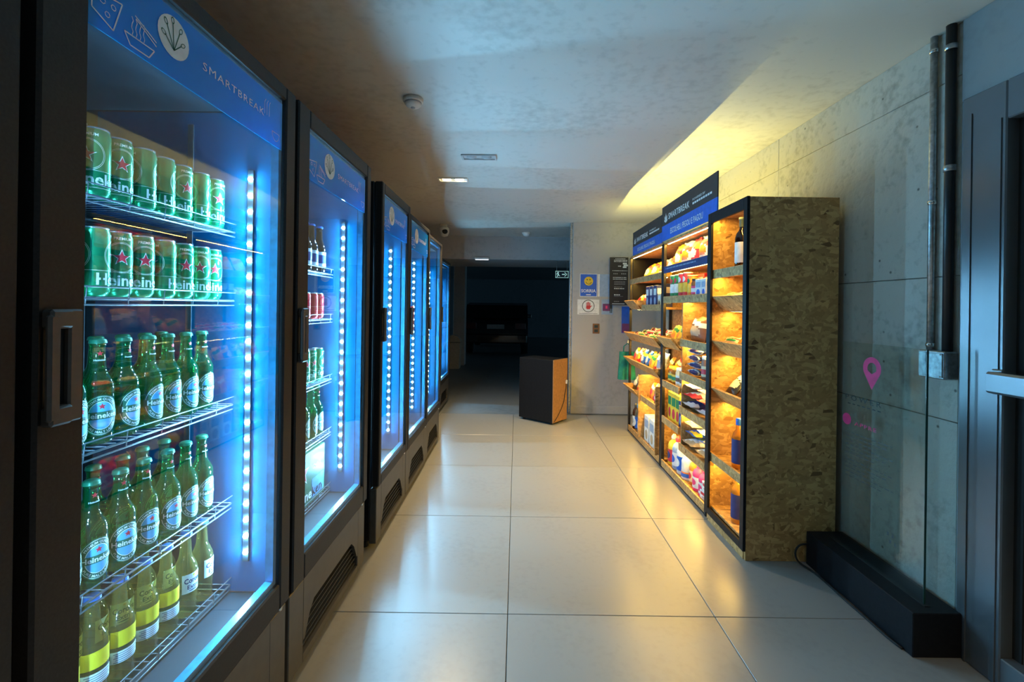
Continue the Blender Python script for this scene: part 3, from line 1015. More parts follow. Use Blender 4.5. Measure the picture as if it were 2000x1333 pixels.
def pale_bottle(back):
    r, h = 0.0300, 0.240
    b = MB().lathe(bottle_body(r, h, 0.130, 0.175, 0.0125), 24)
    rr = r + 0.0004
    lab = MB()
    sq = lambda a, c0, c1: [(-a + 2 * a * k / 8, c0) for k in range(9)] + [(a - 2 * a * k / 8, c1) for k in range(9)]
    if back:
        wrap_patch(lab, sq(0.032, -0.004, 0.034), rr, 0.088, 0, 1, cv=0.015)
        wrap_patch(lab, sq(0.032, -0.034, -0.006), rr, 0.080, 0, 0, cv=-0.02)
        for k in range(5):
            wrap_patch(lab, sq(0.026 - 0.004 * (k % 2), -0.0007, 0.0007), rr + .0003, 0.069 - k * 0.005, 0, 2)
    else:
        wrap_patch(lab, sq(0.030, -0.024, 0.030), rr, 0.095, 0, 0)
        wrap_text(lab, 'Corona', 0.020, rr + .0003, 0.099, 0, 2, 0.03, width=0.050)
        wrap_text(lab, 'Extra', 0.017, rr + .0003, 0.082, 0, 2, 0.02, width=0.034)
        wrap_patch(lab, ellipse(0.014, 0.0016), rr + .0003, 0.077, 0, 2)
        wrap_patch(lab, ellipse(0.004, 0.0028), rr + .0003, 0.119, 0, 1)
    return [P('bottle_glass', b, 'bottle_clear'), P('crown_cap', crown(0.0125, h), 'cap_blue'), P('back_label' if back else 'front_label', lab, ['label_white', 'label_yellow', 'print_navy'])]


def soda_bottle(gl, cap, lab, r=0.031, h=0.225):
    b = MB().lathe([(0, 0.006), (r * .7, 0), (r, 0.01), (r * .96, 0.07), (r, 0.10), (r, 0.14), (r * .8, 0.17), (r * .45, 0.195), (r * .36, 0.205), (r * .36, h - .012), (0, h - .012)], 18)
    c = MB().lathe([(r * .42, h - .016), (r * .42, h - .001), (r * .38, h), (0, h)], 16)
    l = MB().lathe([(r + .0004, .078), (r + .0004, .128)], 18)
    l.lathe([(r + .0008, .092), (r + .0008, .112)], 18, mi=1)
    return [P('bottle_wall', b, gl), P('screw_cap', c, cap), P('wrap_label', l, lab)]


CAN_G = can_proto('can_green', 'Heineken')
CAN_R = can_proto('can_red', None, False, 0.031, 0.122)
CAN_B = can_proto('can_blue', None, False, 0.031, 0.122)
LAGER = lager_bottle()
PALE_F, PALE_B = pale_bottle(False), pale_bottle(True)
BROWN = [P('bottle_glass', MB().lathe(bottle_body(0.0305, 0.225, 0.115, 0.16, 0.013), 18), 'bottle_brown'), P('crown_cap', crown(0.013, 0.225), 'cap_blue'),
         P('wrap_label', MB().lathe([(.0309, .03), (.0309, .10)], 18).lathe([(.0313, .045), (.0313, .085)], 18, mi=1), ['label_white', 'print_navy'])]
SODA = [soda_bottle('bottle_water', 'cap_blue', ['print_blue', 'label_white']), soda_bottle('bottle_amber', 'print_yellow', ['print_yellow', 'print_red']),
        soda_bottle('bottle_brown', 'print_red', ['print_red', 'label_white']), soda_bottle('bottle_green', 'print_green', ['print_green', 'label_white'])]


def row(protos, name, desc, cat, group, X, y0, step, n, z, where, rots, jit=0.004, back=False):
    for k in range(n):
        p = protos[k] if isinstance(protos[0], list) and isinstance(protos[0][0], tuple) else protos
        d = desc[k] if isinstance(desc, list) else desc
        place = f'{ORD[k]} from left' + (' in back row' if back else '')
        rz = rots[k] if k < len(rots) else random.uniform(-.5, .5)
        inst(p, name, (X + random.uniform(-jit, jit), y0 + step * k + random.uniform(-jit, jit) * .6, z), rz, f'{d}, {place}, {where}', cat, group)


XB = XF1 - 0.17 - 0.045
A = 'beer cans and bottles in the nearest fridge'
NF = 'nearest fridge in view'
zr = 0.0005
row(CAN_G, 'beer_can', 'green beer can', 'can', A, XB, 0.806, 0.0665, 10, SH1[0] + zr, 'top shelf, ' + NF, [0, 0, 0, -1.3, -.55, 1.1, .9, -.35, .9, -.4])
row(CAN_G, 'beer_can', 'green beer can', 'can', A, XB, 0.806, 0.0665, 10, SH1[1] + zr, 'second shelf, ' + NF, [0, 0, 0, 1.0, -.55, -.5, 1.2, -.55, -.9, -.6])
row(CAN_G, 'beer_can', 'green beer can', 'can', A, XB - 0.075, 0.83, 0.0665, 9, SH1[1] + zr, 'second shelf, ' + NF, [], back=True)
row(LAGER, 'beer_bottle', 'green beer bottle', 'bottle', A, XB, 0.815, 0.069, 9, SH1[2] + zr, 'third shelf, ' + NF, [0, 0, 0, -.55, .05, .05, .0, -.1, -.15])
row(LAGER, 'beer_bottle', 'green beer bottle', 'bottle', A, XB - 0.08, 0.83, 0.069, 8, SH1[2] + zr, 'third shelf, ' + NF, [], back=True)
row(LAGER, 'beer_bottle', 'green beer bottle', 'bottle', A, XB, 0.80, 0.0715, 9, SH1[3] + zr, 'fourth shelf, ' + NF, [0, -.3, -.25, -.35, -.35, -.3, -.2, -.15, -.1])
row(LAGER, 'beer_bottle', 'green beer bottle', 'bottle', A, XB - 0.08, 0.82, 0.0715, 8, SH1[3] + zr, 'fourth shelf, ' + NF, [], back=True)
row([PALE_B] * 7 + [PALE_F] * 2, 'beer_bottle', 'clear pale beer bottle', 'bottle', A, XB, 0.80, 0.0715, 9, SH1[4] + zr, 'bottom shelf, ' + NF, [0, 0, -.45, -.4, -.35, -.35, -.3, -.2, .25])
row([PALE_F] * 8, 'beer_bottle', 'clear pale beer bottle', 'bottle', A, XB - 0.08, 0.82, 0.0715, 8, SH1[4] + zr, 'bottom shelf, ' + NF, [], back=True)

B = 'drinks in the second fridge'
SF = 'second fridge in view'
row(BROWN, 'beer_bottle', 'dark bottle with blue cap', 'bottle', B, XB, 1.66, 0.070, 8, SH2[0] + zr, 'top shelf, ' + SF, [])
row([CAN_B] * 2 + [CAN_R] * 6, 'soda_can', ['blue soda can'] * 2 + ['red soda can'] * 6, 'can', B, XB, 1.66, 0.070, 8, SH2[1] + zr, 'second shelf, ' + SF, [])
row(CAN_G, 'beer_can', 'green beer can', 'can', B, XB, 1.66, 0.070, 8, SH2[2] + zr, 'third shelf, ' + SF, [])
row(LAGER, 'beer_bottle', 'green beer bottle', 'bottle', B, XB, 1.66, 0.070, 8, SH2[3] + zr, 'fourth shelf, ' + SF, [0.3, -.2, -.3, -.3, -.2])

# beer cartons on the bottom shelf of the second fridge
for k, (yc, wd) in enumerate(((1.99, 0.34),)):
    t = thing('beer_carton', (XB - 0.06, yc, SH2[4] + 0.001), 'green beer carton with red star and white lettering, bottom shelf of the second fridge', 'carton')
    ob('carton_body', MB().box(-0.10, 0.10, -wd / 2, wd / 2, 0, 0.235, b=0.003), 'carton_green', t)
    L = MB()
    for (px_, rr_, mi_) in ((0.1008, 0.062, 0), (0.1014, 0.049, 1)):
        L.face([(px_, -0.05 + u, 0.155 + v) for u, v in star(rr_, .40)], mi_)
    flat_text(L, 'Heineken', 0.062, (0.1012, 0.0, 0.028), (0, 1, 0), (0, 0, 1), 0, 'C', 0.02, width=0.27)
    flat_text(L, 'SMALL', 0.03, (0.1012, 0.085, 0.15), (0, 1, 0), (0, 0, 1), 0, 'C', 0.01, width=0.085)
    ob('carton_print', L, ['label_white', 'print_red'], t)
    ob('carton_print', MB().box(0.1002, 0.1012, 0.035, 0.155, 0.02, 0.105), 'carton_blue', t)

k = 0
for (y1_, zs, nm) in ((3.05, [1.5, 1.25, 0.98, 0.70, 0.41], 'third fridge'), (3.735, [1.5, 1.25, 0.98, 0.70, 0.41], 'fourth fridge'), (4.40, [1.5, 1.25, 0.98, 0.70, 0.41], 'fifth fridge')):
    for q, z in enumerate(zs):
        kind = (q + k) % 4
        row(SODA[kind], 'soda_bottle', ['clear water bottle', 'yellow soda bottle', 'dark cola bottle', 'green soda bottle'][kind], 'bottle', 'bottles in the ' + nm, -0.735 - 0.215, y1_ - 0.235, 0.072, 2, z + zr, ['top', 'second', 'third', 'fourth', 'bottom'][q] + ' shelf of the ' + nm, [])
    k += 1
# ------------------------------------------------------------------ strand-board cabinet and shelving on the right
XS = 1.235
XBK = 1.712
strip_cache = {}


def led_strip(parent, x, y0, y1, z, up=False):
    m = MB().box(x - 0.007, x + 0.007, y0, y1, z - 0.003, z + 0.003)
    s = ob('led_profile', m, 'strip_metal', parent, world=True)
    e = MB()
    zz = z + 0.0036 if up else z - 0.0036
    e.add([(x - 0.005, y0 + .01, zz), (x + 0.005, y0 + .01, zz), (x + 0.005, y1 - .01, zz), (x - 0.005, y1 - .01, zz)], [(0, 1, 2, 3) if up else (3, 2, 1, 0)])
    me = bpy.data.meshes.new('led_tape')
    org = WLOC[parent.name]
    me.from_pydata([Vector(p) - org for p in e.v], [], e.f)
    me.materials.append(M['led_up' if up else 'led_warm'])
    q = bpy.data.objects.new('led_tape', me)
    C.objects.link(q)
    q.parent = s
    return s


def shelf(unit, y0, y1, z, style='lip', strip=True, lipmat='osb', x0=XS + 0.012):
    b = ob('shelf_board', MB().box(x0, XBK - 0.014, y0, y1, z - 0.016, z, b=0.0015), 'osb', unit, world=True)
    org = WLOC[unit.name]
    if style == 'lip':
        ob('front_lip', MB().box(x0 - 0.013, x0, y0, y1, z - 0.034, z + 0.022, b=0.001), lipmat, b, org=org)
    elif style == 'tray':
        m = MB().prism([(x0, z - 0.016), (x0 + 0.004, z - 0.006), (x0 - 0.066, z + 0.078), (x0 - 0.078, z + 0.072)], lambda u, v, t: (u, t, v), y0, y1)
        ob('front_lip', m, 'osb', b, org=org)
        for yy in (y0, y1 - 0.012):
            ob('tray_cheek', MB().prism([(x0 - 0.004, z - 0.010), (x0 + 0.14, z + 0.0), (x0 + 0.14, z + 0.075), (x0 - 0.066, z + 0.075)], lambda u, v, t: (u, t, v), yy, yy + 0.012), 'osb', b, org=org)
    if strip:
        led_strip(unit, x0 + 0.045, y0 + 0.01, y1 - 0.01, z - 0.0195)
    return b


# tall narrow cabinet
cy0, cy1, cz = 2.37, 2.852, 1.942
cab = thing('display_cabinet', ((XS + XBK) / 2, (cy0 + cy1) / 2, 0), 'tall narrow strand-board display cabinet with a black front frame', 'cabinet')


def cp(name, m, mats):
    return ob(name, m, mats, cab, world=True)


cp('side_panel', MB().box(XS, XBK, cy0, cy0 + 0.018, 0.0, cz, b=0.0015), 'osb')
cp('side_panel', MB().box(XS, XBK, cy1 - 0.018, cy1, 0.0, cz, b=0.0015), 'osb')
cp('back_panel', MB().box(XBK - 0.013, XBK - 0.001, cy0 + 0.018, cy1 - 0.018, 0.0, cz - 0.01), 'osb')
cp('top_panel', MB().box(XS, XBK - 0.013, cy0 + 0.018, cy1 - 0.018, cz - 0.022, cz, b=0.0015), 'osb')
cp('plinth', MB().box(XS - 0.004, XS + 0.02, cy0 + 0.018, cy1 - 0.018, 0.0, 0.055), 'osb')
ff = MB()
fx0, fx1 = XS - 0.016, XS - 0.0005
ff.box(fx0, fx1, cy0 - 0.002, cy0 + 0.036, 0.05, cz + 0.002, b=0.001)
ff.box(fx0, fx1, cy1 - 0.044, cy1, 0.05, cz + 0.002, b=0.001)
ff.box(fx0, fx1, cy0 + 0.036, cy1 - 0.044, cz - 0.062, cz + 0.002, b=0.001)
ff.box(fx0, fx1, cy0 + 0.036, cy1 - 0.044, 0.05, 0.088, b=0.001)
cp('front_frame', ff, 'black_paint')
CS = [(1.564, 'lip'), (1.346, 'tray'), (1.069, 'tray'), (0.773, 'tray'), (0.412, 'lip'), (0.092, 'flat')]
for z, st in CS:
    if st == 'tray':
        y0, y1, x0 = cy0 + 0.018, cy1 - 0.018, XS + 0.075
    else:
        y0, y1, x0 = cy0 + 0.018, cy1 - 0.018, XS + 0.016
    b = shelf(cab, y0, y1, z, st, strip=(z > 0.2), x0=x0)
led_strip(cab, XS + 0.03, cy0 + 0.03, cy1 - 0.03, cz - 0.026)

# two shelving units
UY = (2.868, 3.776, 3.784, 4.88)
near_u = thing('shelving_unit', ((XS + XBK) / 2, 3.32, 0), 'strand-board snack shelving with black posts next to the tall cabinet', 'shelving', 'lit shelving along the concrete wall')
far_u = thing('shelving_unit', ((XS + XBK) / 2, 4.33, 0), 'strand-board shelving with slanted trays nearer the posters', 'shelving', 'lit shelving along the concrete wall')
for u, y0, y1 in ((near_u, UY[0], UY[1]), (far_u, UY[2], UY[3])):
    ob('back_panel', MB().box(XBK - 0.013, XBK - 0.001, y0, y1, 0.02, 1.90), 'osb', u, world=True)
    ob('top_panel', MB().box(XS + 0.004, XBK - 0.013, y0, y1, 1.885, 1.903, b=0.0015), 'osb', u, world=True)
    for yy in (y0, y1 - 0.025):
        ob('post', MB().box(XS - 0.001, XS + 0.024, yy, yy + 0.025, 0.0, 1.885, b=0.002), 'black_metal', u, world=True)
        ob('post', MB().box(XBK - 0.045, XBK - 0.02, yy, yy + 0.025, 0.0, 1.885, b=0.002), 'black_metal', u, world=True)
    ob('plinth', MB().box(XS + 0.006, XS + 0.02, y0 + 0.025, y1 - 0.025, 0.0, 0.018), 'black_paint', u, world=True)
    led_strip(u, XS + 0.03, y0 + 0.03, y1 - 0.03, 1.882)
    led_strip(u, XS + 0.075, y0 + 0.03, y1 - 0.03, 1.908, up=True)
YC = 3.36       # partition of the near unit
ob('divider', MB().box(XS + 0.02, XBK - 0.014, YC, YC + 0.016, 0.276, 1.384), 'osb', near_u, world=True)
ob('end_panel', MB().box(XS + 0.03, XBK - 0.014, UY[3] - 0.02, UY[3] - 0.006, 1.36, 1.885), 'black_paint', far_u, world=True)
ob('divider', MB().box(XS - 0.02, XBK - 0.10, 4.395, 4.411, 0.065, 0.68), 'osb', far_u, world=True)
ob('divider', MB().box(XS - 0.02, XBK - 0.10, 3.86, 3.876, 0.065, 0.66), 'osb', far_u, world=True)
n0, n1, f0, f1 = UY[0] + 0.026, UY[1] - 0.026, UY[2] + 0.026, UY[3] - 0.026
shelf(near_u, n0, n1, 1.668, 'lip', lipmat='print_navy')
shelf(near_u, n0, n1, 1.418, 'lip')
for z in (1.092, 0.845, 0.588, 0.310):
    shelf(near_u, n0, YC, z, 'lip')
shelf(near_u, YC + 0.016, n1, 1.035, 'tray')
for z in (0.720, 0.420):
    shelf(near_u, YC + 0.016, n1, z, 'lip')
shelf(near_u, n0, n1, 0.050, 'lip', strip=False)
shelf(far_u, f0, f1, 1.630, 'lip')
shelf(far_u, f0, 4.40, 1.352, 'lip')
shelf(far_u, 4.47, f1, 1.345, 'tray')
shelf(far_u, f0, f1, 1.010, 'tray')
shelf(far_u, f0, f1, 0.745, 'tray')
shelf(far_u, 4.411, f1, 0.450, 'tray')
shelf(far_u, 3.876, 4.395, 0.465, 'lip')
shelf(far_u, f0, f1, 0.050, 'lip', strip=False)

# price strip lettering (too small to read: dashes)
L = MB()
x = XS - 0.0015
for k in range(26):
    a = n1 - 0.05 - k * 0.024
    L.face([(x, a, 1.664), (x, a - 0.018 + 0.006 * (k % 3 == 0), 1.664), (x, a - 0.018 + 0.006 * (k % 3 == 0), 1.674), (x, a, 1.674)])
ob('price_strip_print', L, 'print_skyblue', near_u, world=True)


# sign boards
def sign(y0, y1, z0, zm, z1, label, notch=None):
    t = thing('sign_board', (XS - 0.008, (y0 + y1) / 2, z0), label, 'sign', 'sign boards on top of the shelving')
    xa, xb = XS - 0.012, XS - 0.004
    T3 = lambda u, v, t_: (t_, u, v)
    ob('black_board', MB().prism([(y0, zm), (y1, zm), (y1, z1), (y0, z1)], T3, xa, xb), 'sign_black', t, world=True)
    lo = [(y0, zm), (y0, z0), (y1, z0), (y1, zm)] if notch is None else [(y0, zm), (y0, notch[1]), (notch[0], notch[1]), (notch[0], z0), (y1, z0), (y1, zm)]
    ob('blue_band', MB().prism(lo, T3, xa, xb), 'print_blue', t, world=True)
    W = y1 - y0
    L = MB()
    x = xa - 0.0012
    rt, up = (0, -1, 0), (0, 0, 1)
    hb = z1 - zm
    zt = zm + hb * 0.22
    flat_text(L, 'SMARTBREAK', hb * 0.42, (x, y1 - W * 0.155, zt), rt, up, 0, 'L', 0.012, 1.05, width=W * 0.42)
    ob('lettering', L, 'print_white', t, world=True)
    L = MB()
    # leaf mark
    cy_, cz_ = y1 - W * 0.095, zt - hb * 0.10
    for a, l in ((-1.0, .30), (-.5, .42), (0.0, .5), (.5, .42), (1.0, .30)):
        bx, bz = cy_, cz_
        ex, ez = bx - math.sin(a) * hb * l, bz + math.cos(a) * hb * l
        px_, pz_ = math.cos(a) * hb * .055, math.sin(a) * hb * .055
        mx_, mz_ = (bx + ex * 2) / 3, (bz + ez * 2) / 3
        L.face([(x, bx, bz), (x, mx_ - px_, mz_ - pz_), (x, ex, ez), (x, mx_ + px_, mz_ + pz_)])
    ob('leaf_logo', L, 'print_white', t, world=True)
    L = MB()
    flat_text(L, 'POWERED BY', hb * 0.13, (x, y1 - W * 0.63, zt + hb * 0.20), rt, up, 0, 'L', 0.01, width=W * 0.20)
    for k in range(9):
        a = y1 - W * 0.63 - k * W * 0.034
        L.face([(x, a, zt + hb * 0.03), (x, a - W * 0.026, zt + hb * 0.03), (x, a - W * 0.026, zt + hb * 0.12), (x, a, zt + hb * 0.12)])
    ob('small_lettering', L, 'print_white', t, world=True)
    L = MB()
    flat_text(L, 'ESCOLHEU, PEGOU E PAGOU', (zm - z0) * 0.50, (x, y1 - W * 0.20, z0 + (zm - z0) * 0.28), rt, up, 1, 'L', 0.01, width=W * 0.60)
    ob('slogan_lettering', L, ['print_white', 'print_white'], t, world=True)
    return t


sign(2.735, 3.776, 1.905, 2.03, 2.19, 'black and blue sign board above the snack shelving, nearer the cabinet', notch=(2.856, 1.946))
sign(3.78, 4.72, 1.895, 1.985, 2.135, 'smaller black and blue sign board at the poster end of the shelving')

# ------------------------------------------------------------------ groceries
PAL = dict(red='print_red', white='label_white', blue='print_blue', navy='print_navy', yellow='print_yellow', green='print_green', ink='print_ink', pink='print_pink', sky='print_skyblue', purple='print_purple')
mat('pack_orange', (0.80, 0.24, 0.02), 0.35)
mat('pack_cream', (0.75, 0.62, 0.38), 0.45)
mat('pack_brown', (0.20, 0.09, 0.04), 0.4)
mat('pack_beige', (0.48, 0.38, 0.24), 0.5)
mat('pack_grey', (0.42, 0.45, 0.48), 0.3)
mat('pack_foil', (0.55, 0.57, 0.6), 0.22, 0.6)
mat('pack_black', (0.02, 0.02, 0.025), 0.3)
PAL.update(orange='pack_orange', cream='pack_cream', brown='pack_brown', beige='pack_beige', grey='pack_grey', foil='pack_foil', black='pack_black', amber='bottle_amber')


def c3(*n):
    return [PAL[q] for q in n]


def bag(w, h, d, cols, seed=0, nu=14, nv=16):
    """pillow pack with crimped ends; printed front: disc, band, ground"""
    def geo():
        m = MB()
        for side in (1, -1):
            vs = []
            for j in range(nv + 1):
                for i in range(nu + 1):
                    u, v = i / nu, j / nv
                    b = (max(0.0, math.sin(math.pi * u)) ** .55) * (max(0.0, math.sin(math.pi * min(1, max(0, (v - .06) / .88)))) ** .5)
                    n = mnoise.noise(Vector((u * 4 + seed * 7, v * 4, side))) * .22 * b
                    x = side * (d / 2) * (b + n) + side * 0.0006
                    pinch = 1 - .06 * math.sin(math.pi * v)
                    vs.append((x, (u - .5) * w * pinch, v * h + .004 * math.sin(u * 9 + seed) * (v > .9)))
            fs, mi = [], []
            for j in range(nv):
                for i in range(nu):
                    a = j * (nu + 1) + i
                    fs.append((a, a + 1, a + nu + 2, a + nu + 1))
                    u, v = (i + .5) / nu, (j + .5) / nv
                    k = 0
                    if v < .07 or v > .93:
                        k = 3
                    elif ((u - .5) / .36) ** 2 + ((v - .42) / .20) ** 2 < 1:
                        k = 2
                    elif .66 < v + .22 * (u - .5) < .84:
                        k = 1
                    mi.append(k)
            o = len(m.v)
            m.v += vs
            m.f += [tuple(q + o for q in f) for f in fs]
            m.m += mi
            m.s += [True] * len(fs)
        return m
    return [P('pack_film', geo(), cols)]


def carton(w, h, d, cols):
    b = MB().box(-d / 2, d / 2, -w / 2, w / 2, 0, h, b=0.002)
    p = MB()
    for s in (1, -1):
        x = s * (d / 2 + 0.0006)
        p.face([(x, -w * .40, h * .55), (x, w * .40, h * .55), (x, w * .40, h * .85), (x, -w * .40, h * .85)], 0)
        p.face([(x, w * .30 * math.cos(k * .3927), h * .28 + h * .18 * math.sin(k * .3927)) for k in range(16)], 1)
    for s in (1, -1):
        y = s * (w / 2 + 0.0006)
        p.face([(-d * .38, y, h * .60), (d * .38, y, h * .60), (d * .38, y, h * .86), (-d * .38, y, h * .86)], 0)
        p.face([(-d * .30, y, h * .14), (d * .30, y, h * .14), (d * .30, y, h * .44), (-d * .30, y, h * .44)], 1)
    return [P('carton_body', b, cols[0]), P('carton_print', p, [cols[1], cols[2]])]


def tube_can(r, h, cols):
    b = MB().lathe([(0, 0), (r, 0), (r, 0.004), (r * .985, 0.006), (r * .985, h - .006)], 18)
    l = MB().lathe([(r * .985, h - .008), (r * 1.04, h - .008), (r * 1.04, h), (r * .95, h + .001), (0, h + .001)], 18)
    p = MB().lathe([(r * .985 + .0005, h * .25), (r * .985 + .0005, h * .62)], 18)
    for a in (0, 2.2, 4.2):
        wrap_patch(p, ellipse(r * .7, h * .11), r * .985 + .001, h * .75, a, 1)
    return [P('tube_body', b, cols[0]), P('plastic_lid', l, cols[3]), P('tube_print', p, [cols[1], cols[2]])]


def jug(r, h, cols, cap):
    """household bottle: shouldered body, neck, cap, wrap label"""
    b = MB().lathe([(0, 0), (r * .92, 0), (r, .008), (r * .98, h * .55), (r, h * .62), (r * .82, h * .74), (r * .42, h * .82), (r * .38, h * .86)], 20)
    c = MB().lathe([(r * .46, h * .84), (r * .46, h * .93), (r * .34, h * .95), (r * .22, h), (0, h)], 16)
    l = MB().lathe([(r + .0006, h * .12), (r * .985 + .0006, h * .52)], 20)
    for a in (math.pi, 0.0, 2.2, -2.2):
        wrap_patch(l, ellipse(r * .62, h * .12), r + .0012, h * .33, a, 1)
    return [P('bottle_wall', b, cols[0]), P('bottle_cap', c, cap), P('wrap_label', l, [cols[1], cols[2]])]


def jar(r, h, cols, cap):
    b = MB().lathe([(0, 0), (r * .95, 0), (r, .006), (r, h * .78), (r * .86, h * .86), (r * .84, h * .9)], 18)
    c = MB().lathe([(r * .9, h * .88), (r * .9, h), (r * .86, h + .001), (0, h + .001)], 18)
    l = MB().lathe([(r + .0005, h * .2), (r + .0005, h * .62)], 18)
    l.lathe([(r + .001, h * .3), (r + .001, h * .5)], 18, mi=1)
    return [P('jar_wall', b, cols[0]), P('jar_lid', c, cap), P('wrap_label', l, [cols[1], cols[2]])]


BAG = dict(
    chip_red=bag(.17, .198, .075, c3('red', 'yellow', 'white', 'red'), 1),
    chip_white=bag(.17, .198, .075, c3('white', 'red', 'orange', 'white'), 2),
    chip_yellow=bag(.17, .195, .075, c3('yellow', 'red', 'white', 'yellow'), 3),
    snack_yellow=bag(.102, .16, .06, c3('yellow', 'green', 'orange', 'yellow'), 4),
    snack_dark=bag(.102, .17, .05, c3('black', 'foil', 'grey', 'black'), 5),
    snack_red=bag(.102, .17, .06, c3('red', 'white', 'yellow', 'red'), 6),
    snack_blue=bag(.102, .17, .06, c3('blue', 'yellow', 'white', 'blue'), 7),
    snack_orange=bag(.102, .16, .05, c3('orange', 'white', 'red', 'orange'), 8),
    bread=bag(.20, .19, .11, c3('brown', 'white', 'beige', 'brown'), 9),
    rice=bag(.19, .27, .062, c3('white', 'navy', 'grey', 'white'), 10),
    flour=bag(.19, .27, .062, c3('beige', 'white', 'yellow', 'beige'), 11),
    sugar=bag(.19, .27, .062, c3('red', 'white', 'red', 'red'), 12),
    pasta=bag(.17, .25, .06, c3('yellow', 'blue', 'white', 'blue'), 13),
    cookie=bag(.17, .07, .046, c3('navy', 'white', 'sky', 'navy'), 14),
    choc=bag(.13, .05, .025, c3('purple', 'white', 'red', 'purple'), 15),
    choc_w=bag(.13, .05, .025, c3('white', 'green', 'red', 'white'), 16),
    choc_g=bag(.13, .05, .025, c3('cream', 'brown', 'green', 'cream'), 17),
    white_sack=bag(.17, .20, .09, c3('white', 'grey', 'sky', 'white'), 18),
    coffee=bag(.11, .17, .06, c3('black', 'white', 'cream', 'black'), 19),
    diaper=bag(.22, .21, .12, c3('white', 'sky', 'pink', 'white'), 20),
)
BX = dict(
    red_box=carton(.17, .19, .07, c3('red', 'white', 'yellow')),
    cream_box=carton(.09, .12, .06, c3('cream', 'white', 'brown')),
    white_box=carton(.092, .13, .07, c3('white', 'sky', 'blue')),
    milk_box=carton(.095, .20, .065, c3('navy', 'white', 'sky')),
    tea_box=carton(.10, .13, .06, c3('brown', 'cream', 'yellow')),
    oil_can=carton(.085, .23, .06, c3('yellow', 'green', 'red')),
    soap_box=carton(.14, .06, .09, c3('white', 'red', 'grey')),
    photo_box=carton(.14, .25, .11, c3('white', 'sky', 'beige')),
)
TB = dict(
    red_tube=tube_can(.037, .198, c3('red', 'yellow', 'white', 'white')),
    green_tube=tube_can(.037, .195, c3('green', 'white', 'red', 'white')),
    orange_tube=tube_can(.037, .17, c3('orange', 'yellow', 'green', 'cream')),
)
JR = dict(
    cream_jar=jar(.045, .15, c3('cream', 'white', 'brown'), 'label_white'),
    cocoa_jar=jar(.045, .17, c3('brown', 'cream', 'red'), 'label_white'),
    amber_jar=jar(.045, .14, [PAL['amber']] + c3('yellow', 'green'), 'print_yellow'),
    dark_jar=jar(.043, .14, c3('brown', 'pink', 'white'), 'pack_black'),
)
JG = dict(
    white_jug=jug(.050, .27, c3('white', 'blue', 'white'), 'print_purple'),
    softener=jug(.049, .26, c3('sky', 'white', 'blue'), 'print_red'),
    pink_jug=jug(.050, .19, c3('pink', 'white', 'pink'), 'print_pink'),
    orange_jug=jug(.035, .20, c3('orange', 'cream', 'red'), 'pack_cream'),
    water=jug(.038, .29, [ 'bottle_water', 'print_blue', 'label_white'], 'cap_blue'),
    dark_water=jug(.036, .27, ['bottle_brown', 'label_white', 'pack_grey'], 'pack_black'),
    bleach=jug(.049, .25, c3('yellow', 'red', 'navy'), 'pack_grey'),
)
# big white bottle with a K
kj = jug(.052, .215, c3('white', 'white', 'white'), 'label_white')
L = MB()
wrap_text(L, 'K', .062, .0545, .100, math.pi, 0, .03)
L.lathe([(.0536, .022), (.0536, .050)], 20, mi=1)
L.lathe([(.0536, .050), (.0536, .060)], 20, mi=2)
kj[2] = P('wrap_label', L, c3('navy', 'blue', 'orange'))
JG['k_jug'] = kj

GR = 'groceries on the lit shelves'


def fill(items, y1, y0, z, x, where, names):
    """items left to right in the photograph = from y1 down to y0"""
    n = len(items)
    for k, (key, rz, tilt, dz) in enumerate(items):
        for lib in (BAG, BX, TB, JR, JG):
            if key in lib:
                proto = lib[key]
        ext = [v.co.y for _, me, _s in proto for v in me.vertices]
        hw = max(ext) + .004
        lo_, hi_ = min(y0, y1) + hw, max(y0, y1) - hw
        yy = y1 + (y0 - y1) * (k + .5) / n
        yy = min(max(yy, lo_), hi_) if lo_ < hi_ else (y0 + y1) / 2
        nm, desc, cat = NAMES[key]
        cnt = names.setdefault((where, desc), 0)
        names[(where, desc)] += 1
        place = f'{ORD[k]} from left, ' if n > 1 else ''
        inst(proto, nm, (x, yy, z + 0.0008 + dz), math.pi + rz, f'{desc}, {place}{where}', cat, GR, tilt=tilt)


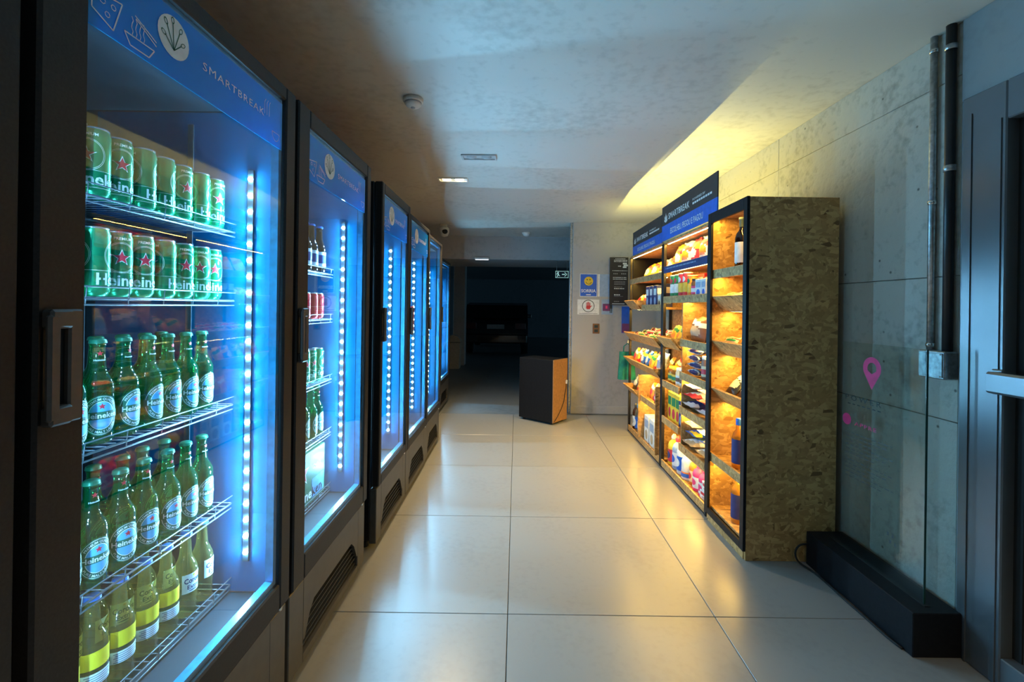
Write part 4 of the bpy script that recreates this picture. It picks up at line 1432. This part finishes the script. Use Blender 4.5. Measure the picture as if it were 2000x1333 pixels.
NAMES = {
    'chip_red': ('snack_bag', 'red crisp bag', 'bag'), 'chip_white': ('snack_bag', 'white and orange crisp bag', 'bag'), 'chip_yellow': ('snack_bag', 'yellow crisp bag', 'bag'),
    'snack_yellow': ('snack_bag', 'small yellow snack bag', 'bag'), 'snack_dark': ('snack_bag', 'black foil snack bag', 'bag'), 'snack_red': ('snack_bag', 'small red snack bag', 'bag'),
    'snack_blue': ('snack_bag', 'small blue snack bag', 'bag'), 'snack_orange': ('snack_bag', 'small orange snack bag', 'bag'), 'bread': ('bread_bag', 'brown bag of bread rolls', 'bread'),
    'rice': ('rice_bag', 'white bag of rice', 'bag'), 'flour': ('flour_bag', 'beige bag of flour', 'bag'), 'sugar': ('sugar_bag', 'red bag of sugar', 'bag'), 'pasta': ('pasta_bag', 'yellow bag of pasta', 'bag'),
    'cookie': ('biscuit_pack', 'navy biscuit pack', 'biscuits'), 'choc': ('chocolate_bar', 'purple chocolate bar', 'chocolate'), 'choc_w': ('chocolate_bar', 'white chocolate bar', 'chocolate'),
    'choc_g': ('chocolate_bar', 'cream wafer bar', 'chocolate'), 'white_sack': ('snack_bag', 'plain white bag', 'bag'), 'coffee': ('coffee_bag', 'black coffee bag', 'coffee'), 'diaper': ('diaper_pack', 'white diaper pack', 'pack'),
    'red_box': ('cereal_box', 'large red box', 'box'), 'cream_box': ('tea_box', 'cream box', 'box'), 'white_box': ('sugar_box', 'white box with blue print', 'box'), 'milk_box': ('milk_carton', 'navy milk carton', 'carton'),
    'tea_box': ('tea_box', 'brown tea box', 'box'), 'oil_can': ('oil_can', 'yellow oil can', 'can'), 'soap_box': ('soap_box', 'white soap box', 'box'), 'photo_box': ('wipes_box', 'white box with picture print', 'box'),
    'red_tube': ('crisp_tube', 'red crisp tube', 'tube'), 'green_tube': ('crisp_tube', 'green crisp tube', 'tube'), 'orange_tube': ('crisp_tube', 'short orange tube', 'tube'),
    'cream_jar': ('food_jar', 'cream jar', 'jar'), 'cocoa_jar': ('cocoa_jar', 'brown cocoa jar', 'jar'), 'amber_jar': ('honey_jar', 'amber jar', 'jar'), 'dark_jar': ('food_jar', 'dark jar', 'jar'),
    'white_jug': ('detergent_bottle', 'white detergent bottle', 'bottle'), 'softener': ('softener_bottle', 'pale blue softener bottle', 'bottle'), 'pink_jug': ('soap_bottle', 'pink soap bottle', 'bottle'),
    'orange_jug': ('cleaner_bottle', 'slim orange cleaner bottle', 'bottle'), 'water': ('water_bottle', 'clear water bottle', 'bottle'), 'dark_water': ('juice_bottle', 'dark juice bottle', 'bottle'),
    'bleach': ('bleach_bottle', 'yellow bleach bottle', 'bottle'), 'k_jug': ('detergent_bottle', 'white bottle marked K', 'bottle'),
}
nm = {}
ln = -0.35      # packs lean back on the shelf


def I(key, rz=0.0, tilt=None, dz=0.0):
    return (key, rz, tilt, dz)


def lean(a=0.3):
    return (0, -a, 0)


flat = (0, R(78), 0)
# near unit
fill([I('chip_yellow', 0, lean(.14)), I('chip_white', .1, lean(.14)), I('chip_red', -.1, lean(.14)), I('chip_white', 0, lean(.14)), I('chip_red', .15, lean(.14))], n1 - .01, n0 + .01, 1.668, XS + .09, 'top shelf by the cabinet', nm)
fill([I('chip_white', 0, lean(.14)), I('chip_red', 0, lean(.14)), I('chip_white', 0, lean(.14)), I('chip_yellow', 0, lean(.14))], n1 - .04, n0 + .04, 1.668, XS + .20, 'back row, top shelf by the cabinet', nm)
fill([I('green_tube'), I('green_tube'), I('red_tube'), I('red_tube'), I('orange_tube'), I('dark_jar'), I('white_box', .05), I('white_box', -.1), I('coffee', 0, lean(.2))], n1 - .01, n0 + .01, 1.418, XS + .075, 'second shelf by the cabinet', nm)
fill([I('red_box'), I('red_box', .1), I('cream_box', 0, None, 0), I('tea_box')], n1 - .05, n0 + .05, 1.418, XS + .19, 'back row, second shelf by the cabinet', nm)
fill([I('bread', .1, lean(.15)), I('white_sack', 0, lean(.3))], YC - .01, n0, 1.092, XS + .085, 'third shelf by the cabinet', nm)
fill([I('cocoa_jar'), I('snack_orange', 0, lean())], YC - .14, n0, 1.092, XS + .26, 'back row, third shelf by the cabinet', nm)
for k in range(4):
    inst(BAG['cookie'], 'biscuit_pack', (XS + .09 + .006 * (k % 2), 3.19, 0.847 + .036 + k * .050), math.pi + .2 * (k % 2), f'navy biscuit pack, {ORD[k]} from the bottom of the blue stack', 'biscuits', GR, tilt=(0, R(86), 0))
fill([I('cocoa_jar'), I('cream_jar')], 3.08, n0, 0.845, XS + .075, 'fourth shelf by the cabinet', nm)
fill([I('coffee', .1), I('tea_box')], YC - .02, 3.09, 0.845, XS + .26, 'back row, fourth shelf by the cabinet', nm)
LV = ['lowest', 'middle', 'topmost']
for zz, keys, wh in ((.588, (('rice', 'sugar', 'rice'), ('rice', 'sugar', 'sugar')), 'fifth shelf by the cabinet'), (.310, (('flour', 'pasta', 'flour'), ('flour', 'pasta', 'rice')), 'sixth shelf by the cabinet')):
    for p_, col in enumerate(keys):
        for q, key in enumerate(col):
            inst(BAG[key], NAMES[key][0], (XS + .285 + .006 * q, (3.25, 3.005)[p_], zz + .040 + .068 * q), math.pi + random.uniform(-.06, .06), f'{NAMES[key][1]}, {LV[q]} of the {("left", "right")[p_]} pile, {wh}', NAMES[key][2], GR, tilt=(0, R(88), 0))
fill([I('snack_yellow', .2, lean(.45), .02), I('snack_yellow', -.2, lean(.5), .03), I('snack_dark', .1, lean(.5), .02)], n1 - .014, YC + .032, 1.035, XS + .05, 'slanted tray beside the partition', nm)
fill([I('snack_yellow', .1, lean(.6), .05), I('snack_yellow', -.1, lean(.6), .05), I('snack_orange', .1, lean(.6), .05)], n1 - .03, YC + .04, 1.035, XS + .18, 'back of the slanted tray beside the partition', nm)
fill([I('amber_jar'), I('amber_jar'), I('cream_jar'), I('cream_jar')], n1 - .01, YC + .02, .72, XS + .075, 'fourth shelf beside the partition', nm)
fill([I('oil_can'), I('oil_can', .1), I('oil_can'), I('milk_box')], n1 - .01, YC + .02, .42, XS + .075, 'fifth shelf beside the partition', nm)
fill([I('bleach'), I('softener'), I('white_jug'), I('k_jug'), I('orange_jug'), I('pink_jug'), I('pink_jug'), I('soap_box', .1)], n1 - .01, n0 + .01, .05, XS + .085, 'bottom shelf by the cabinet', nm)
fill([I('white_jug'), I('softener'), I('diaper'), I('soap_box')], n1 - .03, n0 + .08, .05, XS + .24, 'back row, bottom shelf by the cabinet', nm)
inst(BX['soap_box'], 'soap_box', (XS + .085, n0 + .066, .112), math.pi - .05, 'white soap box on top of another on the bottom shelf', 'box', GR)
# far unit
fill([I('chip_yellow', 0, lean(.5)), I('chip_yellow', .1, lean(.5)), I('chip_white', 0, lean(.5)), I('chip_yellow', 0, lean(.4))], f1 - .10, f0, 1.63, XS + .10, 'top shelf near the posters', nm)
fill([I('milk_box'), I('milk_box'), I('milk_box'), I('cream_box'), I('milk_box')], 4.40, f0, 1.352, XS + .07, 'second shelf near the posters', nm)
fill([I('snack_orange', .2, lean(.7), .02), I('snack_red', 0, lean(.7), .02), I('snack_orange', -.2, lean(.7), .02)], f1 - .014, 4.486, 1.345, XS + .05, 'small slanted tray near the posters', nm)
for r_ in range(3):
    fill([I(('choc', 'choc_w', 'choc_g')[(k + r_) % 3], .5 * ((k % 3) - 1), (0, -R(35), 0), .0) for k in range(8)], f1 - .02, f0 + .02, 1.050 + .022 * r_, XS + .03 + .09 * r_, ('front', 'middle', 'back')[r_] + ' of the chocolate tray', nm)
fill([I('snack_orange', 0, lean(.35), .02), I('snack_red', .1, lean(.4), .02), I('snack_blue', 0, lean(.35), .02), I('snack_blue', -.1, lean(.4), .02), I('snack_yellow', 0, lean(.35), .02), I('snack_red', 0, lean(.4), .02), I('white_sack', 0, lean(.3), .01)], f1 - .02, f0 + .02, .745, XS + .03, 'mixed snack tray near the posters', nm)
fill([I('snack_yellow', 0, lean(.5)), I('snack_red', .1, lean(.5)), I('snack_blue', 0, lean(.5)), I('snack_orange', -.1, lean(.5)), I('snack_red', 0, lean(.5))], f1 - .05, f0 + .06, .745, XS + .17, 'back of the mixed snack tray', nm)
fill([I('snack_dark', .2, lean(.4), .02), I('snack_red', 0, lean(.4), .02), I('snack_orange', 0, lean(.4), .02)], f1 - .01, 4.42, .45, XS + .04, 'low tray near the green bag', nm)
fill([I('snack_orange', 0, lean(.3)), I('snack_red', .1, lean(.3)), I('dark_jar'), I('snack_red', 0, lean(.3))], 4.39, 3.89, .465, XS + .08, 'low shelf between the dividers', nm)
fill([I('dark_water'), I('water'), I('water'), I('water')], f1 - .03, 4.42, .05, XS + .06, 'bottom shelf near the posters', nm)
fill([I('photo_box'), I('photo_box'), I('photo_box')], 4.39, 3.88, .05, XS + .09, 'bottom shelf between the dividers', nm)
# tall cabinet
wine = [P('bottle_glass', MB().lathe([(0, .004), (.030, 0), (.038, .006), (.038, .19), (.032, .215), (.018, .235), (.0145, .25), (.0145, .295), (.017, .297), (.017, .310), (0, .310)], 22), 'bottle_wine'),
        P('front_label', MB().lathe([(.0385, .045), (.0385, .165)], 22), 'label_white'), P('capsule', MB().lathe([(.0158, .255), (.0158, .294), (.0178, .296), (.0178, .311), (0, .3115)], 16), 'print_ink')]
inst(wine, 'wine_bottle', (XS + .075, 2.60, 1.565), math.pi, 'dark wine bottle with a white label on the top cabinet shelf', 'bottle', 'bottles in the tall cabinet')
ll = MB().lathe([(.0385, .03), (.0385, .17)], 22)
for a in (math.pi, 2.2, -2.2):
    wrap_patch(ll, ellipse(.014, .014), .0389, .145, a, 1)
    wrap_patch(ll, [(-.018, -.003), (0, -.003), (.018, -.003), (.018, .003), (0, .003), (-.018, .003)], .0389, .10, a, 2)
liq = [P('bottle_glass', MB().lathe([(0, .004), (.030, 0), (.038, .006), (.038, .175), (.030, .205), (.016, .225), (.0145, .255), (0, .255)], 22), 'bottle_amber'),
       P('front_label', ll, ['print_navy', 'pack_orange', 'label_white']), P('screw_cap', MB().lathe([(.017, .250), (.017, .285), (.015, .288), (0, .288)], 16), 'print_blue')]
inst(liq, 'liquor_bottle', (XS + .075, 2.605, .413), math.pi, 'amber liquor bottle with navy label, upper of two in the cabinet', 'bottle', 'bottles in the tall cabinet')
inst(liq, 'liquor_bottle', (XS + .075, 2.605, .093), math.pi, 'amber liquor bottle with navy label on the cabinet floor', 'bottle', 'bottles in the tall cabinet')
for z, w_ in ((1.346, 'upper'), (1.069, 'middle'), (.773, 'lower')):
    fill([I('choc_g', .2, (0, -R(40), 0), .05), I('coffee', -.1, (0, -R(45), 0), .03), I('choc', .1, (0, -R(40), 0), .05)] if z != .773 else [I('coffee', .1, (0, -R(45), 0), .03), I('coffee', 0, (0, -R(42), 0), .03), I('coffee', -.1, (0, -R(45), 0), .03)], cy1 - .03, cy0 + .03, z + .008, XS + .085, w_ + ' tray of the tall cabinet', nm)
# ------------------------------------------------------------------ posters and fittings on the cement pier
YP = YB - 0.0005


def poster(name, x0, x1, z0, z1, base, label, cat='poster', th=0.0015):
    t = thing(name, ((x0 + x1) / 2, YP, z0), label, cat, 'notices on the cement pier')
    ob('sheet', MB().box(x0, x1, YP - th, YP, z0, z1), base, t, world=True)
    return t


k_ = YB / 5.7
X_ = lambda v: v * k_
Z_ = lambda v: 1.335 + (v - 1.335) * k_
y_ = YP - 0.0022
x0, x1, z0, z1 = X_(.806), X_(1.027), Z_(1.480), Z_(1.772)
t = poster('smile_poster', x0, x1, z0, z1, 'print_white', 'blue poster with a yellow smiley face reading SORRIA')
L = MB()
L.face([(x0 + .006, y_, z0 + .006), (x1 - .006, y_, z0 + .006), (x1 - .006, y_, z1 - .006), (x0 + .006, y_, z1 - .006)], 0)
cx, czz = (x0 + x1) / 2, z0 + (z1 - z0) * .68
L.face([(cx + .056 * math.cos(q * .2244), y_ - .0006, czz + .056 * math.sin(q * .2244)) for q in range(28)], 1)
for s in (-1, 1):
    L.face([(cx + s * .018 + .007 * math.cos(q * .5236), y_ - .0012, czz + .018 + .009 * math.sin(q * .5236)) for q in range(12)], 2)
arc = [math.pi * (1.1 + .8 * q / 12) for q in range(13)]
L.add([(cx + .040 * math.cos(a), y_ - .0012, czz + .040 * math.sin(a)) for a in arc] + [(cx + .033 * math.cos(a), y_ - .0012, czz + .035 * math.sin(a)) for a in arc], [(q, q + 1, q + 14, q + 13) for q in range(12)], 2)
flat_text(L, 'SORRIA', .055, (cx, y_ - .0006, z0 + .055), (1, 0, 0), (0, 0, 1), 3, 'C', .02, width=.185)
L.face([(cx - .03, y_ - .0006, z0 + .018), (cx + .03, y_ - .0006, z0 + .018), (cx + .03, y_ - .0006, z0 + .030), (cx - .03, y_ - .0006, z0 + .030)], 3)
ob('poster_print', L, ['print_blue', 'print_yellow', 'print_ink', 'print_white'], t, world=True)

x0, x1, z0, z1 = X_(.778), X_(1.056), Z_(1.252), Z_(1.444)
t = poster('hand_sign', x0, x1, z0, z1, 'print_white', 'white sign with a red hand inside a dark ring', 'sign')
L = MB()
cx, czz = (x0 + x1) / 2, (z0 + z1) / 2 + .012
for r0, r1, mi in ((.078, .070, 0),):
    L.add([(cx + r0 * math.cos(q * .19635), y_, czz + r0 * math.sin(q * .19635)) for q in range(32)] + [(cx + r1 * math.cos(q * .19635), y_, czz + r1 * math.sin(q * .19635)) for q in range(32)], [(q, (q + 1) % 32, (q + 1) % 32 + 32, q + 32) for q in range(32)], mi)
L.face([(cx + u, y_, czz + v) for u, v in ((-.022, -.04), (.02, -.04), (.03, -.01), (.025, .008), (-.025, .008), (-.028, -.02))], 1)
for q, (u, hgt) in enumerate(((-.019, .040), (-.006, .050), (.007, .047), (.020, .034))):
    L.face([(cx + u - .005, y_, czz + .009), (cx + u + .005, y_, czz + .009), (cx + u + .005, y_, czz + hgt), (cx + u, y_, czz + hgt + .005), (cx + u - .005, y_, czz + hgt)], 1)
L.face([(cx + u, y_, czz + v) for u, v in ((.026, -.022), (.046, .004), (.040, .010), (.026, -.006))], 1)
L.face([(x0 + .02, y_, z0 + .010), (x1 - .02, y_, z0 + .010), (x1 - .02, y_, z0 + .015), (x0 + .02, y_, z0 + .015)], 0)
ob('sign_print', L, ['print_ink', 'print_red'], t, world=True)

x0, x1, z0, z1 = X_(1.036), X_(1.26), Z_(1.483), Z_(1.769)
t = poster('notice_sheet', x0, x1, z0, z1, 'print_skyblue', 'plain pale blue sheet half hidden behind the black board')
L = MB()
L.face([(x0, y_, z0), (x0 + .022, y_, z0), (x0 + .022, y_, z1), (x0, y_, z1)], 0)
ob('white_margin', L, ['print_white'], t, world=True)

x0, x1, z0, z1 = X_(1.086), X_(1.233), Z_(1.254), Z_(1.448)
t = poster('purple_poster', x0, x1, z0, z1, 'print_skyblue', 'small poster with a dark purple square and figure')
L = MB()
L.face([(x0 + .015, y_, z0 + .045), (x1 - .035, y_, z0 + .045), (x1 - .035, y_, z1 - .055), (x0 + .015, y_, z1 - .055)], 0)
L.face([(x0 + .05, y_ - .0006, z0 + .075), (x1 - .07, y_ - .0006, z0 + .075), (x1 - .07, y_ - .0006, z1 - .08), (x0 + .05, y_ - .0006, z1 - .08)], 1)
for u in (.0, .018):
    L.face([(x1 - .04 + u, y_ - .0006, z0 + .02), (x1 - .03 + u, y_ - .0006, z0 + .02), (x1 - .03 + u, y_ - .0006, z0 + .08), (x1 - .04 + u, y_ - .0006, z0 + .08)], 2)
L.face([(x1 - .045, y_ - .0006, z0 + .075), (x1 - .008, y_ - .0006, z0 + .075), (x1 - .012, y_ - .0006, z0 + .12), (x1 - .04, y_ - .0006, z0 + .12)], 2)
L.face([(x1 - .027 + .011 * math.cos(q), y_ - .0006, z0 + .133 + .012 * math.sin(q)) for q in (0, .8, 1.6, 2.4, 3.1, 3.9, 4.7, 5.5)], 2)
ob('poster_print', L, ['print_purple', 'print_pink', 'print_ink'], t, world=True)

x0, x1, z0, z1 = X_(1.345), X_(1.47), Z_(1.02), Z_(1.36)
t = poster('blue_poster', x0, x1, z0, z1, 'print_blue', 'blue and maroon poster low behind the shelving end')
ob('maroon_field', MB().box(x0 + .006, x1 - .006, YP - .003, YP - .0015, z0 + .006, z0 + .12), 'print_purple', t, world=True)

# black information board in front of the pier
yb = YB - 0.03
x0, x1, z0, z1 = X_(1.178), X_(1.413), Z_(1.376), Z_(1.985)
t = thing('information_board', ((x0 + x1) / 2, yb, z0), 'tall black information board with white text lines on the pier', 'sign', 'notices on the cement pier')
ob('board_panel', MB().box(x0, x1, yb - .006, yb, z0, z1, b=.0015), 'sign_black', t, world=True)
for zz in (z0 + .08, z1 - .08):
    ob('wall_spacer', MB().tube([((x0 + x1) / 2, yb, zz), ((x0 + x1) / 2, YB, zz)], .01, 8), 'galvanised', t, world=True)
L = MB()
yy = yb - .0068
Wb, Hb = x1 - x0, z1 - z0


def bar_(u0, u1, v, h_, mi=0):
    L.face([(x0 + Wb * u0, yy, z1 - Hb * v), (x0 + Wb * u1, yy, z1 - Hb * v), (x0 + Wb * u1, yy, z1 - Hb * (v + h_)), (x0 + Wb * u0, yy, z1 - Hb * (v + h_))], mi)


def dashes(u0, u1, v, h_, n, mi=0):
    for q in range(n):
        a = u0 + (u1 - u0) * q / n
        bar_(a, a + (u1 - u0) / n * random.uniform(.6, .85), v, h_, mi)


dashes(.30, .85, .025, .012, 7)
dashes(.22, .95, .055, .014, 9)
dashes(.22, .95, .082, .014, 9)
dashes(.45, .62, .175, .02, 3)
bar_(.70, .92, .115, .03)
bar_(.74, .98, .150, .035)
bar_(.70, .90, .19, .03)
dashes(.15, .98, .275, .010, 12)
dashes(.20, .45, .335, .018, 3, 1)
dashes(.62, .92, .335, .018, 3, 1)
dashes(.18, .92, .415, .014, 9)
dashes(.18, .92, .450, .014, 9)
for q in range(3):
    dashes(.25, .85, .505 + .028 * q, .010, 10, 1)
dashes(.25, .70, .612, .012, 6, 1)
dashes(.25, .82, .645, .018, 6)
dashes(.25, .60, .775, .020, 3)
dashes(.25, .75, .812, .007, 12, 1)
dashes(.25, .55, .915, .014, 4, 1)
bar_(.15, .82, .965, .012)
ob('board_print', L, ['print_white', 'print_grey'], t, world=True)

t = thing('wall_outlet', (X_(1.019), YP, Z_(1.009)), 'brown double wall outlet below the notices', 'outlet')
ob('cover_plate', MB().box(-.042, .042, -.008, 0, 0, .125, b=.002), 'pack_brown', t)
for zz in (.035, .09):
    s = ob('socket', MB().box(-.024, .024, -.011, -.007, zz - .018, zz + .018, b=.002), 'print_ink', t)
    for sx in (-.010, 0, .010):
        ob('pin_hole', MB().box(sx - .002, sx + .002, -.0116, -.0108, zz - .004, zz + .004), 'hole_dark', s)

# ------------------------------------------------------------------ teal shopping bag at the end of the shelving
t = thing('shopping_bag', (1.235, 4.955, 0.545), 'teal cloth shopping bag hanging at the end of the shelving', 'bag')
b = MB()
for s in (-1, 1):
    nu, nv = 8, 8
    vs = [((u / nu - .5) * (.16 + .03 * (1 - v / nv)), s * (.022 + .012 * math.sin(u * 1.3 + s)) * (1 - .5 * v / nv) + .006 * math.sin(u * 2.1 + v), v / nv * .31) for v in range(nv + 1) for u in range(nu + 1)]
    b.add(vs, [(v * (nu + 1) + u, v * (nu + 1) + u + 1, (v + 1) * (nu + 1) + u + 1, (v + 1) * (nu + 1) + u) for v in range(nv) for u in range(nu)], 0, True)
ob('bag_body', b, 'teal_cloth', t)
for s in (-1, 1):
    ob('bag_handle', MB().tube([(-.04, s * .012, .30), (-.035, s * .012, .37), (0, s * .006 - .02, .405), (.035, s * .012, .37), (.04, s * .012, .30)], .004, 6), 'teal_cloth', t)
t = thing('bag_hook', (1.235, 4.888, 0.945), 'small steel hook holding the teal bag', 'hook')
ob('hook_wire', MB().tube([(0, -.01, .03), (0, .02, .03), (0, .05, .02), (0, .058, .004), (0, .05, -.004), (0, .04, 0.0)], .003, 6), 'chrome', t)
ob('hook_plate', MB().box(-.012, .012, -.012, -.006, .01, .05), 'chrome', t)

# ------------------------------------------------------------------ black cabinet turned with its back to us
pa, pb, pc = Vector((.423, 5.03)), Vector((.043, 5.33)), Vector((.667, 5.22))
ex = (pb - pa).normalized()
ey = Vector((-ex.y, ex.x))
if ey.dot(pc - pa) < 0:
    ey = -ey
wl, dl, hh = (pb - pa).length, (pc - pa).dot(ey), 0.735
rzc = math.atan2(ex.y, ex.x)
t = thing('black_cabinet', (pa.x, pa.y, 0), 'low black cabinet with a brown hardboard back near the garage opening', 'cabinet', None, rzc)
sgn = 1 if Vector((-math.sin(rzc), math.cos(rzc))).dot(ey) > 0 else -1
ys = sorted((0, sgn * dl))
ob('cabinet_body', MB().box(0.006, wl, ys[0], ys[1], 0.025, hh, b=.004), 'black_paint', t)
bk = ob('back_panel', MB().box(-.004, .006, ys[0] + .002, ys[1] - .002, 0.025, hh + .004, b=.001), 'cardboard', t)
for x in (.05, wl - .05):
    for y in (ys[0] + .04, ys[1] - .04):
        ob('foot', MB().lathe([(0, 0), (.018, 0), (.018, .02), (.012, .026), (0, .026)], 12), 'rubber', t, loc=(x, y, 0))
yc0, yc1 = (ys[0] + ys[1]) / 2, ys[1] if sgn > 0 else ys[0]
cd = [(-.008, sgn * dl * .90, hh * .62), (-.010, sgn * dl * .88, hh * .52), (-.010, sgn * dl * .80, hh * .45), (-.010, sgn * dl * .74, hh * .33), (-.010, sgn * dl * .55, hh * .22), (-.010, sgn * dl * .30, hh * .12), (-.010, sgn * dl * .08, hh * .055)]
ob('power_cord', MB().tube(cd, .0035, 6), 'rubber', t)
ob('cord_plug', MB().box(-.020, -.003, sgn * dl * .90 - .009, sgn * dl * .90 + .009, hh * .60, hh * .66, b=.003), 'print_white', t)

# ------------------------------------------------------------------ black plinth with glass panel by the wall
bx0, bx1, by0, by1, bh = 1.548, 1.738, 1.72, 2.355, 0.172
t = thing('glass_totem', ((bx0 + bx1) / 2, (by0 + by1) / 2, 0), 'long black box base carrying an upright printed glass panel by the wall', 'display')
ob('base_box', MB().box(bx0, bx1, by0, by1, 0.0, bh, b=.003), 'black_paint', t, world=True)
ob('clamp_groove', MB().box(1.628, 1.652, by0 + .04, by1 - .06, bh - .001, bh + .002), 'rubber', t, world=True)
GX = 1.640
gy0, gy1, gz1 = 1.775, 2.225, 1.188
gp = ob('glass_panel', MB().box(GX - .004, GX + .004, gy0, gy1, bh, gz1), 'panel_glass', t, world=True)
ob('glass_edge', MB().box(GX - .0042, GX + .0042, gy0 - .0015, gy0 + .0005, bh + .001, gz1), 'glass_edge', gp, org=WLOC[t.name])
L = MB()
xx = GX - .0052
rt, up = (0, -1, 0), (0, 0, 1)
# pin mark: ring with a point
cyy, czz = 2.045, 1.075
ro, ri = .052, .026
out = []
for q in range(29):
    a = R(-30) + R(240) * q / 28
    out.append((ro * math.cos(a), ro * math.sin(a)))
out.append((0, -.098))
inn = [(ri * math.cos(R(-30) + R(240) * q / 28), ri * math.sin(R(-30) + R(240) * q / 28)) for q in range(29)] + [(0, -ri)]
n = len(out)
L.add([(xx, cyy - u, czz + v) for u, v in out] + [(xx, cyy - u, czz + v) for u, v in inn], [(q, (q + 1) % n, (q + 1) % n + n, q + n) for q in range(n)], 0)
ob('pin_logo', L, ['print_pink'], gp, org=WLOC[t.name])
L = MB()
flat_text(L, 'POWER', .036, (xx, 2.205, .905), rt, up, 1, 'L', .004, 1.5, width=.215)
for q in range(7):
    L.face([(xx, 2.19 - q * .03, .885), (xx, 2.172 - q * .03, .885), (xx, 2.172 - q * .03, .890), (xx, 2.19 - q * .03, .890)], 1)
ob('lettering', L, ['print_pink', 'print_ink'], gp, org=WLOC[t.name])
L = MB()
L.face([(xx, 2.195 - .028 * math.cos(q * .2618), .808 + .028 * math.sin(q * .2618)) for q in range(24)], 0)
ob('round_logo', L, ['print_pink'], gp, org=WLOC[t.name])
L = MB()
flat_text(L, 'APPRE', .026, (xx, 2.145, .788), rt, up, 0, 'L', .004, 1.2, width=.13)
ob('lettering', L, ['print_pink'], gp, org=WLOC[t.name])
L = MB()
for q in range(11):
    z = .745 - q * .020 - (.012 if q > 5 else 0)
    a = 2.20
    while a > 1.93 + .05 * ((q * 7) % 3):
        l_ = random.uniform(.012, .03)
        L.face([(xx, a, z), (xx, a - l_, z), (xx, a - l_, z + .0045), (xx, a, z + .0045)], 2)
        a -= l_ + .007
for q in range(4):
    L.face([(xx, 1.95 - .012 * q, .36 - .03 * (q % 2)), (xx, 1.94 - .012 * q, .36 - .03 * (q % 2)), (xx, 1.94 - .012 * q, .376 - .03 * (q % 2)), (xx, 1.95 - .012 * q, .376 - .03 * (q % 2))], 2)
ob('small_lettering', L, ['print_pink', 'print_ink', 'print_faint'], gp, org=WLOC[t.name])['kind'] = 'stuff'
t = thing('power_cable', (1.56, 2.3, 0), 'black power cable trailing along the foot of the black box', 'cable')
pts = [(1.547, 2.335, .11), (1.505, 2.335, .115), (1.475, 2.335, .08), (1.482, 2.335, .03), (1.510, 2.325, .007), (1.528, 2.29, .006), (1.538, 2.20, .006), (1.530, 2.05, .006), (1.536, 1.92, .006), (1.532, 1.82, .006), (1.542, 1.76, .006)]
sm = []
for a, b in zip(pts, pts[1:]):
    for q in range(3):
        sm.append(Vector(a).lerp(Vector(b), q / 3))
sm.append(Vector(pts[-1]))
for _ in range(3):
    sm = [sm[0]] + [(sm[i - 1] + sm[i] * 2 + sm[i + 1]) / 4 for i in range(1, len(sm) - 1)] + [sm[-1]]
ob('cable_sheath', MB().tube(sm, .005, 7), 'rubber', t, world=True)

# ------------------------------------------------------------------ in the garage
t = thing('swing_bin', (-1.34, 9.6, 0), 'beige plastic bin with a rounded lid behind the far fridge', 'bin')
ob('bin_body', MB().prism([(-.13, 0), (.13, 0), (.15, .56), (-.15, .56)], lambda u, v, q: (u, q, v), -.14, .14), 'bin_beige', t)
ob('bin_lid', MB().prism([(.155 * math.cos(math.pi * k / 12), .565 + .15 * math.sin(math.pi * k / 12)) for k in range(13)], lambda u, v, q: (u, q, v), -.145, .145), 'bin_beige', t)
ob('lid_gap', MB().box(-.152, .152, -.146, .146, .556, .568), 'print_ink', t)

t = thing('parked_car', (-0.55, 14.0, 0), 'dark car parked with its tail towards us in the garage', 'car')
side = [(-2.1, .35), (-2.12, .62), (-2.05, .92), (-1.75, 1.0), (-1.35, 1.38), (-.6, 1.45), (.4, 1.42), (1.05, 1.0), (1.9, .85), (2.1, .6), (2.1, .32)]
ob('car_body', MB().prism(side, lambda u, v, q: (q, u, v), -.86, .86), 'car_paint', t)
ob('rear_window', MB().add([(-.66, -1.775, 1.03), (.66, -1.775, 1.03), (.58, -1.395, 1.36), (-.58, -1.395, 1.36)], [(0, 1, 2, 3)]), 'car_glass', t)
ob('rear_bumper', MB().box(-.84, .84, -2.18, -2.08, .36, .60, b=.03), 'car_paint', t)
ob('number_plate', MB().box(-.23, .23, -2.13, -2.105, .74, .86, b=.004), 'plate_grey', t)
for s in (-1, 1):
    ob('tail_lamp', MB().box(s * .66 - .14, s * .66 + .14, -2.115, -2.06, .74, .90, b=.01), 'tail_red', t)
    ob('side_mirror', MB().box(s * .95 - .09, s * .95 + .09, .45, .55, .98, 1.10, b=.02), 'car_paint', t)
    for y in (-1.3, 1.35):
        ob('wheel', MB().lathe([(0, -.10), (.18, -.10), (.31, -.09), (.32, 0), (.31, .09), (.18, .10), (0, .10)], 20), 'rubber', t, loc=(s * .78, y, .32), rot=(0, R(90), 0))
